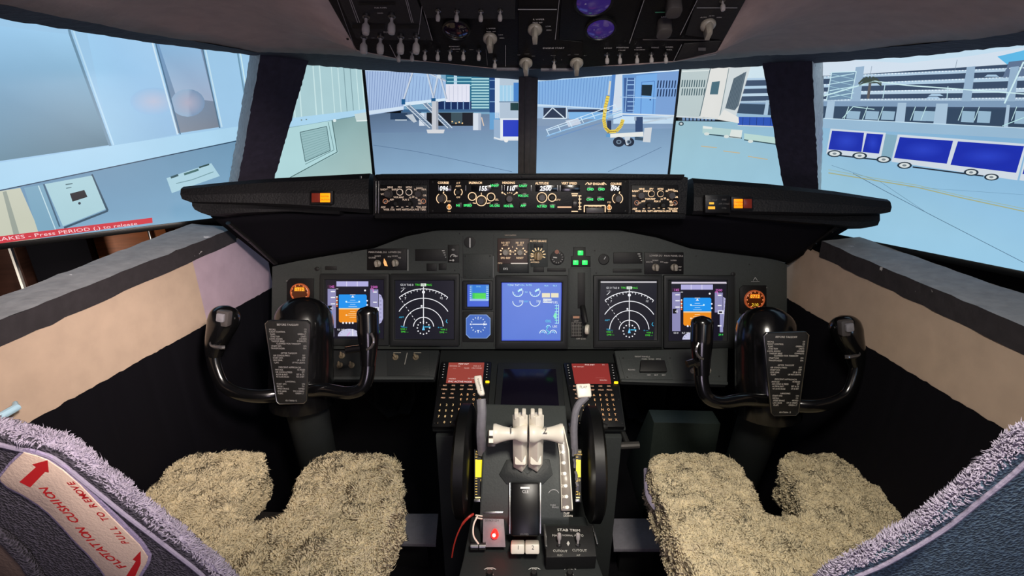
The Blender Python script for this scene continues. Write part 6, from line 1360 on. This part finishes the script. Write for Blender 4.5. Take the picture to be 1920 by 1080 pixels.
# ================================================================ seats
M_wool = mat('cream_sheepskin_wool', (204, 190, 158), .95, bump=.4, scale=70, var=.14)
M_wool2 = mat('pale_grey_fleece', (158, 150, 168), .95, bump=.4, scale=70, var=.12)
M_fab = mat('charcoal_knit_fabric', (66, 62, 72), .95, bump=.9, scale=330, var=.45, kind='voronoi')
M_fabB = mat('knit_fabric_blue_lit', (66, 84, 100), .95, bump=.9, scale=330, var=.4, kind='voronoi')  # same knit as the left back, with a blue light cast in its colour
M_foam = mat('pale_foam_edge', (150, 146, 134), .9, bump=.3, scale=60)
M_seatb = mat('black_seat_base', (18, 17, 20), .7, bump=.2, scale=60)
def remesh(b, voxel, smooth=4):
    me = b.mesh('rm', M_wool, smooth=False); o = bpy.data.objects.new('tmp', me); COL.objects.link(o)
    m = o.modifiers.new('r', 'REMESH'); m.mode = 'VOXEL'; m.voxel_size = voxel
    s = o.modifiers.new('s', 'SMOOTH'); s.factor = .6; s.iterations = smooth
    dg = bpy.context.evaluated_depsgraph_get(); ev = o.evaluated_get(dg); me2 = bpy.data.meshes.new_from_object(ev)
    bpy.data.objects.remove(o); return me2
def tufts(me, n, ln, rad, lean, rng, keep=None, clump=.0, dirn=None, lump=.004):
    """returns a mesh: me's surface plus n curled tufts grown from it"""
    nv = len(me.vertices); co_ = np.empty(nv*3); me.vertices.foreach_get('co', co_); co_ = co_.reshape(-1, 3)
    no = np.empty(nv*3); me.vertices.foreach_get('normal', no); no = no.reshape(-1, 3)
    for i in range(nv):                                              # lumpy fleece
        v = Vector(co_[i]); d = noise.noise(v*38)*lump+noise.noise(v*90)*lump*.5; co_[i] += no[i]*d
    me.calc_loop_triangles(); tri = np.empty(len(me.loop_triangles)*3, dtype=np.int32); me.loop_triangles.foreach_get('vertices', tri); tri = tri.reshape(-1, 3)
    A, B_, C_ = co_[tri[:, 0]], co_[tri[:, 1]], co_[tri[:, 2]]; cr = np.cross(B_-A, C_-A); ar = np.linalg.norm(cr, axis=1)/2; fn = cr/(2*ar[:, None]+1e-12); ce = (A+B_+C_)/3
    wgt = ar.copy()
    if keep is not None: wgt *= keep(ce, fn)
    idx = rng.choice(len(tri), n, p=wgt/wgt.sum()); u = rng.random(n); v = rng.random(n); fl = u+v > 1; u[fl] = 1-u[fl]; v[fl] = 1-v[fl]
    pts = A[idx]*(1-u-v)[:, None]+B_[idx]*u[:, None]+C_[idx]*v[:, None]; nn = fn[idx]
    # lean direction from smooth noise so neighbouring locks lie together
    ln_ = np.array([tuple(noise.noise_vector(Vector(q)*28)) for q in pts])*1.6+rng.normal(0, .35, (n, 3))
    if dirn is not None: ln_ = ln_+np.array(dirn)
    ln_ -= nn*(ln_*nn).sum(1)[:, None]
    t = np.cross(nn, rng.normal(0, 1, (n, 3))); t /= np.linalg.norm(t, axis=1)[:, None]; s = np.cross(nn, t)
    L = ln*(.6+.8*rng.random(n)); R = rad*(.7+.6*rng.random(n)); ring = []
    for k in range(3):
        a = 2*PI*k/3; ring.append((t*math.cos(a)+s*math.sin(a)))
    V = np.empty((n, 7, 3))
    for k in range(3):
        V[:, k] = pts+ring[k]*R[:, None]-nn*.001
        V[:, 3+k] = pts+nn*(L*.6)[:, None]+ln_*(lean*L*.35)[:, None]+ring[k]*(R*.75)[:, None]
    V[:, 6] = pts+nn*(L*.8)[:, None]+ln_*(lean*L)[:, None]
    base = np.array([[0, 1, 4], [0, 4, 3], [1, 2, 5], [1, 5, 4], [2, 0, 3], [2, 3, 5], [3, 4, 6], [4, 5, 6], [5, 3, 6]])
    Fc = (base[None]+(np.arange(n)*7)[:, None, None]+nv).reshape(-1, 3)
    allv = np.vstack([co_, V.reshape(-1, 3)]); allf = np.vstack([tri, Fc])
    m = bpy.data.meshes.new('fleece'); m.vertices.add(len(allv)); m.vertices.foreach_set('co', allv.ravel()); m.loops.add(len(allf)*3); m.loops.foreach_set('vertex_index', allf.ravel().astype(np.int32))
    m.polygons.add(len(allf)); m.polygons.foreach_set('loop_start', np.arange(0, len(allf)*3, 3, dtype=np.int32))
    m.update(calc_edges=True); m.validate()
    for p_ in m.polygons: p_.use_smooth = True
    return m
rng = np.random.default_rng(5)
def solid_from(outline, ztop, zbot, zf=None):
    b = MB(); b.prism(outline, zbot, ztop); return b
SEATZ = .54
def offs(c, sg, d):
    I = [Vector((a, v, 0)) for a, v in c]; o = []
    for i in range(len(I)):
        t_ = (I[min(i+1, len(I)-1)]-I[max(i-1, 0)]).normalized(); o.append(I[i]+Vector((t_.y, -t_.x, 0))*sg*d)
    return o
def seat(sg, out_px, lab, lenL, backcfg, fabric):
    O = [at_z(x, y, SEATZ) for x, y in out_px]
    xs = [q.x for q in O]; ymin = .30
    poly = [(q.x, q.y) for q in O]
    cx = (min(xs)+max(xs))/2
    r = root('pilot_seat', lab, 'seat', (cx, .6, 0))
    b = MB(); b.prism(poly, SEATZ-.13, SEATZ)
    me = remesh(b, .008, 7)
    for v in me.vertices:
        # slight dish between the thighs and a drop at the front edge
        f = max(0, (v.co.y-.80)/.2); v.co.z -= .03*f*f; v.co.z += .012*math.cos((v.co.x-cx)*14)*(v.co.z > SEATZ-.06) if False else 0
        f2 = max(0, 1-abs(v.co.x-cx)/.18)*max(0, min(1, (.95-v.co.y)/.2)); v.co.z -= .018*f2
    me2 = tufts(me, 42000, lenL, .0024, 1.5, rng, lump=.009, keep=lambda c, n: ((n[:, 2] > -.2)*(1.0+2*(n[:, 2] > .3))*(c[:, 1] > .45)+.02))
    me2.materials.clear(); me2.materials.append(M_wool)
    part('cushion', me2, r, None, 'cream sheepskin covered cushion with a front notch')
    b = MB(); b.box((cx, .64, .30), (.40, .44, .22)); b.box((cx, .64, .10), (.26, .34, .2)); b.box((cx, .64, .01), (.44, .5, .02)); part('seat_base', b.mesh('base', M_seatb, .01), r)
    # backrest
    curve, extra, SB = backcfg
    c_ = [SB.uv(*q) for q in curve]; pl = [(q.x, q.y) for q in offs(c_, sg, -.008)]+extra
    b = MB(); b.prism(pl, -.012, 0); bk = b.mesh('backrest', fabric, .005, 3, 40)
    part('backrest', bk, r, SB.M())
    gx = sum(q[0] for q in pl)/len(pl); gy = sum(q[1] for q in pl)/len(pl); b = MB(); b.prism([(gx+(q[0]-gx)*.5, gy-.16+(q[1]-gy)*.5) for q in pl], -.09, -.011); part('fleece_pad', b.mesh('pad', M_wool2, .02, 3, 40), r, SB.M(), 'pale grey fleece front')
    # fleece welt along the edge, wrapping over to the front
    path = smooth_path([SB.M(q.x, q.y, -.010).translation for q in offs(c_, sg, -.0150)], 5); nrm = SB.N
    b = MB(); b.tube(path, .0078, 14, flat=1.0, up=tuple(nrm)); me = b.mesh('welt', M_wool2)
    ow = np.array([-sg*.6, 0, .8])
    me2 = tufts(me, 7000, 0.0055, .0011, .9, rng, lump=.002, dirn=(0, 0, .25), keep=lambda c, n: ((n @ ow) > .25)*1.0); me2.materials.clear(); me2.materials.append(M_wool2)
    part('fleece_edge', me2, r, None, 'pale grey fleece edging')
    # stitched seam line
    b = MB(); cc = Vector((sum(a for a, _ in c_)/len(c_), sum(a for _, a in c_)/len(c_), 0)); inw = [Vector((a, v, 0)) for a, v in c_]
    seam = []
    for i in range(len(inw)):
        t_ = (inw[min(i+1, len(inw)-1)]-inw[max(i-1, 0)]).normalized(); nn = Vector((t_.y, -t_.x, 0))*sg*1; seam.append(inw[i]-nn*-.020 if False else inw[i]+nn*SEAM)
    b.tube(smooth_path([SB.M(q.x, q.y, .001).translation for q in seam], 5), .0025, 8); part('piping', b.mesh('piping', mat('lavender_grey_piping', (140, 132, 152), .8, bump=.4, scale=200)), r)
    return r, SB, cx
SEAM = -.0195
SBL = Frame((-.42, .37, .95), (1, 0, 0), (0, -.16, 1)); SBR = Frame((.42, .37, .95), (1, 0, 0), (0, -.16, 1))
outL = [(256, 953), (302, 890), (340, 858), (380, 843), (459, 838), (494, 843), (484, 866), (460, 890), (438, 925), (440, 949), (465, 959), (514, 964), (536, 946), (548, 914), (566, 876), (590, 852), (620, 840), (706, 842), (742, 852), (750, 880), (744, 940), (715, 1000), (680, 1100), (650, 1190), (150, 1190), (190, 1060)]
outR = [(1216, 858), (1236, 838), (1328, 833), (1370, 846), (1400, 876), (1430, 940), (1450, 957), (1510, 953), (1503, 925), (1488, 880), (1468, 850), (1486, 834), (1595, 834), (1626, 852), (1652, 885), (1684, 930), (1735, 990), (1800, 1100), (1850, 1190), (1350, 1190), (1318, 1100), (1270, 1010), (1240, 930)]
cL_ = [(-180, 772), (-100, 778), (0, 808), (60, 822), (120, 842), (190, 897), (260, 955), (335, 1014), (420, 1086), (470, 1160), (500, 1300), (505, 1500)]
cR_ = [(2040, 800), (2000, 792), (1925, 824), (1860, 882), (1800, 932), (1735, 985), (1640, 1042), (1560, 1084), (1500, 1160), (1475, 1300), (1470, 1500)]
rL, _, _ = seat(-1, outL, 'left seat with cream sheepskin cushion and a red lettered tag on its back', .007, (cL_, [(-.34, -.62), (-.36, 0)], SBL), M_fab)
SEAM = -.0195
rR, _, _ = seat(1, outR, 'right seat with paler cream sheepskin cushion and a plain blue-grey fabric back', .0045, (cR_, [(.30, -.62), (.31, 0)], SBR), M_fabB)
# tag on the left backrest
p = Paint(SBL)
tag_ = [(56, 838), (75, 843), (100, 853), (128, 872), (160, 900), (200, 942), (243, 985), (270, 1012), (287, 1037), (284, 1052), (266, 1082), (250, 1100), (215, 1100), (189, 1064), (166, 1036), (140, 1010), (118, 985), (96, 962), (74, 944), (46, 926), (18, 912), (4, 899), (2, 887), (22, 862), (48, 838)]
tg = gplate('cushion_tag', rL, SBL, tag_, .0005, .003, mat('lavender_stitching', (150, 138, 168), .8, bump=.5, scale=250), .001, 'cream tag with red lettering')
cxm = 145; cym = 965
q = []
for i, (x, y) in enumerate(tag_):
    a = tag_[i-1]; c = tag_[(i+1) % len(tag_)]; tx, ty = c[0]-a[0], c[1]-a[1]; L_ = math.hypot(tx, ty); q.append((x-ty/L_*5.5, y+tx/L_*5.5))
gplate('tag_cloth', tg, SBL, q, .003, .0042, mat('cream_tag_cloth', (214, 190, 170), .85, bump=.2, scale=300), .0004, 'cream cloth')
RD = (206, 40, 44)
p.poly([(44, 897), (64, 907), (92, 878), (99, 879), (97, 856), (68, 864), (75, 869)], RD, 1)
p.poly([(238, 1079), (254, 1084), (268, 1052), (269, 1050), (269, 1026), (254, 1042), (260, 1045)], RD, 1)
def path_text(txt, pts, hp, col, wid=1.0):
    """letters set one by one along a pixel path, rotated with it"""
    P = resample([Vector((x, y, 0)) for x, y in pts], 200); L_ = sum((b_-a).length for a, b_ in zip(P, P[1:])); n = len(txt)
    for i, ch in enumerate(txt):
        if ch == ' ': continue
        k = int((i+.5)/n*199); a = P[max(0, k-4)]; c = P[min(199, k+4)]; m = SBL.uv(a.x, a.y); m2 = SBL.uv(c.x, c.y)
        ang = math.degrees(math.atan2(m2[1]-m[1], m2[0]-m[0])); p.text(ch, P[k].x, P[k].y, hp, col, 1, rot=ang, wid=wid, bold=.02)
path_text('FLOTATION CUSHION', [(237, 1058), (206, 1035), (170, 1000), (135, 957), (108, 930), (88, 908)], 17.5, RD, .88)
path_text('PULL TO REMOVE', [(243, 1014), (222, 988), (190, 952), (160, 920), (136, 895)], 14, RD, .85)
p.build('lettering', tg, PRINT, .0002, .0043, 'red lettering and arrows')
gplate('strap', rL, SBL, [(-40, 985), (20, 1010), (70, 1068), (90, 1110), (20, 1110), (-40, 1060)], .0005, .006, mat('brown_strap', (92, 76, 68), .85, bump=.4, scale=200), .003, 'brown fabric strap')
b = MB(); b.prism(SBL.poly([(-60, 958), (18, 992), (60, 1030), (110, 1110), (84, 1110), (48, 1046), (14, 1008), (-60, 975)]), .0005, .01); part('fold', b.mesh('fold', M_fab, .004), rL, SBL.M())
# gap in the right cushion cover
b = MB(); qs = [at_z(*q, SEATZ-.06) for q in ((1213, 880), (1217, 930), (1240, 965))]; b.tube(smooth_path(qs, 4), .008, 8, flat=.5); part('loose_cover', b.mesh('loose', mat('lavender_grey_piping')), rR, None, 'loose grey cover edge')

# ================================================================ light
def area(nm, loc, tgt, size, energy, col, shape='SQUARE', sy=None):
    l = bpy.data.lights.new(nm, 'AREA'); l.size = size; l.energy = energy; l.color = col; l.shape = shape
    if sy: l.size_y = sy
    o = bpy.data.objects.new(nm, l); COL.objects.link(o); o.location = loc
    o.rotation_euler = (Vector(tgt)-Vector(loc)).to_track_quat('-Z', 'Y').to_euler(); return o
def point(nm, loc, energy, col, rad=.02):
    l = bpy.data.lights.new(nm, 'POINT'); l.energy = energy; l.color = col; l.shadow_soft_size = rad
    o = bpy.data.objects.new(nm, l); COL.objects.link(o); o.location = loc; return o
l_ = area('dome_lamp', (0.18, .28, 1.50), (0.14, .8, .5), .16, 6.2, (1, .93, .82)); l_.data.spread = math.radians(120)
area('cabin_lamp', (.35, -.75, 1.5), (-.6, 1.0, .9), .3, 2.4, (1, .88, .80))
l_ = area('left_wall_fill', (.1, .05, 1.48), (-.83, .95, .85), .08, 2.3, (1, .86, .78)); l_.data.spread = math.radians(50)  # added light without a fixture, brightens the left beige wall

area('purple_fill', (0, -.55, .95), (0, 1.0, 1.5), .35, 3.2, (.92, .78, 1))  # unseen purple light added behind the camera to lift the ceiling
area('cabinet_fill', (-2.1, 1.4, .65), (-1.9, 2.2, .8), .2, 2.2, (1, .9, .8))  # low light added so that the wooden cabinet shows
point('quadrant_led', tuple(qw(1062, 900, .035)), .03, (1, .93, .8), .004)
point('brake_led', tuple(BF.Mpx(928, 1003, .035).translation), .035, (1, .06, .04), .004)
area('rear_blue_fill', (.75, -.6, 1.2), (.5, .4, .8), .3, 1.2, (.45, .7, 1))  # weak blue light added at right rear to tint the seat back
w = bpy.data.worlds.new('world'); S.world = w; w.use_nodes = True
w.node_tree.nodes['Background'].inputs['Color'].default_value = (.030, .034, .055, 1); w.node_tree.nodes['Background'].inputs['Strength'].default_value = .5
S.view_settings.view_transform = 'Standard'; S.view_settings.look = 'None'; S.view_settings.exposure = 0.0; S.view_settings.gamma = 1; S.view_settings.use_curve_mapping = False

cnt = {}
for o in S.objects:
    if 'category' in o.keys(): cnt.setdefault(o.name.split('.')[0], []).append(o)
GN = {'television': 'televisions around the cockpit windows', 'display_control_panel': 'display control panels on the glareshield', 'flight_display': 'primary flight displays', 'navigation_display': 'navigation displays', 'clock': 'orange lit clocks', 'knob_panel': 'knob panels under the displays', 'keypad_unit': 'keypads in the console', 'foot_plate': 'foot plates', 'control_yoke': 'control yokes', 'pilot_seat': 'pilot seats'}
for k, g in GN.items():
    for o in cnt.get(k, []): o['group'] = g
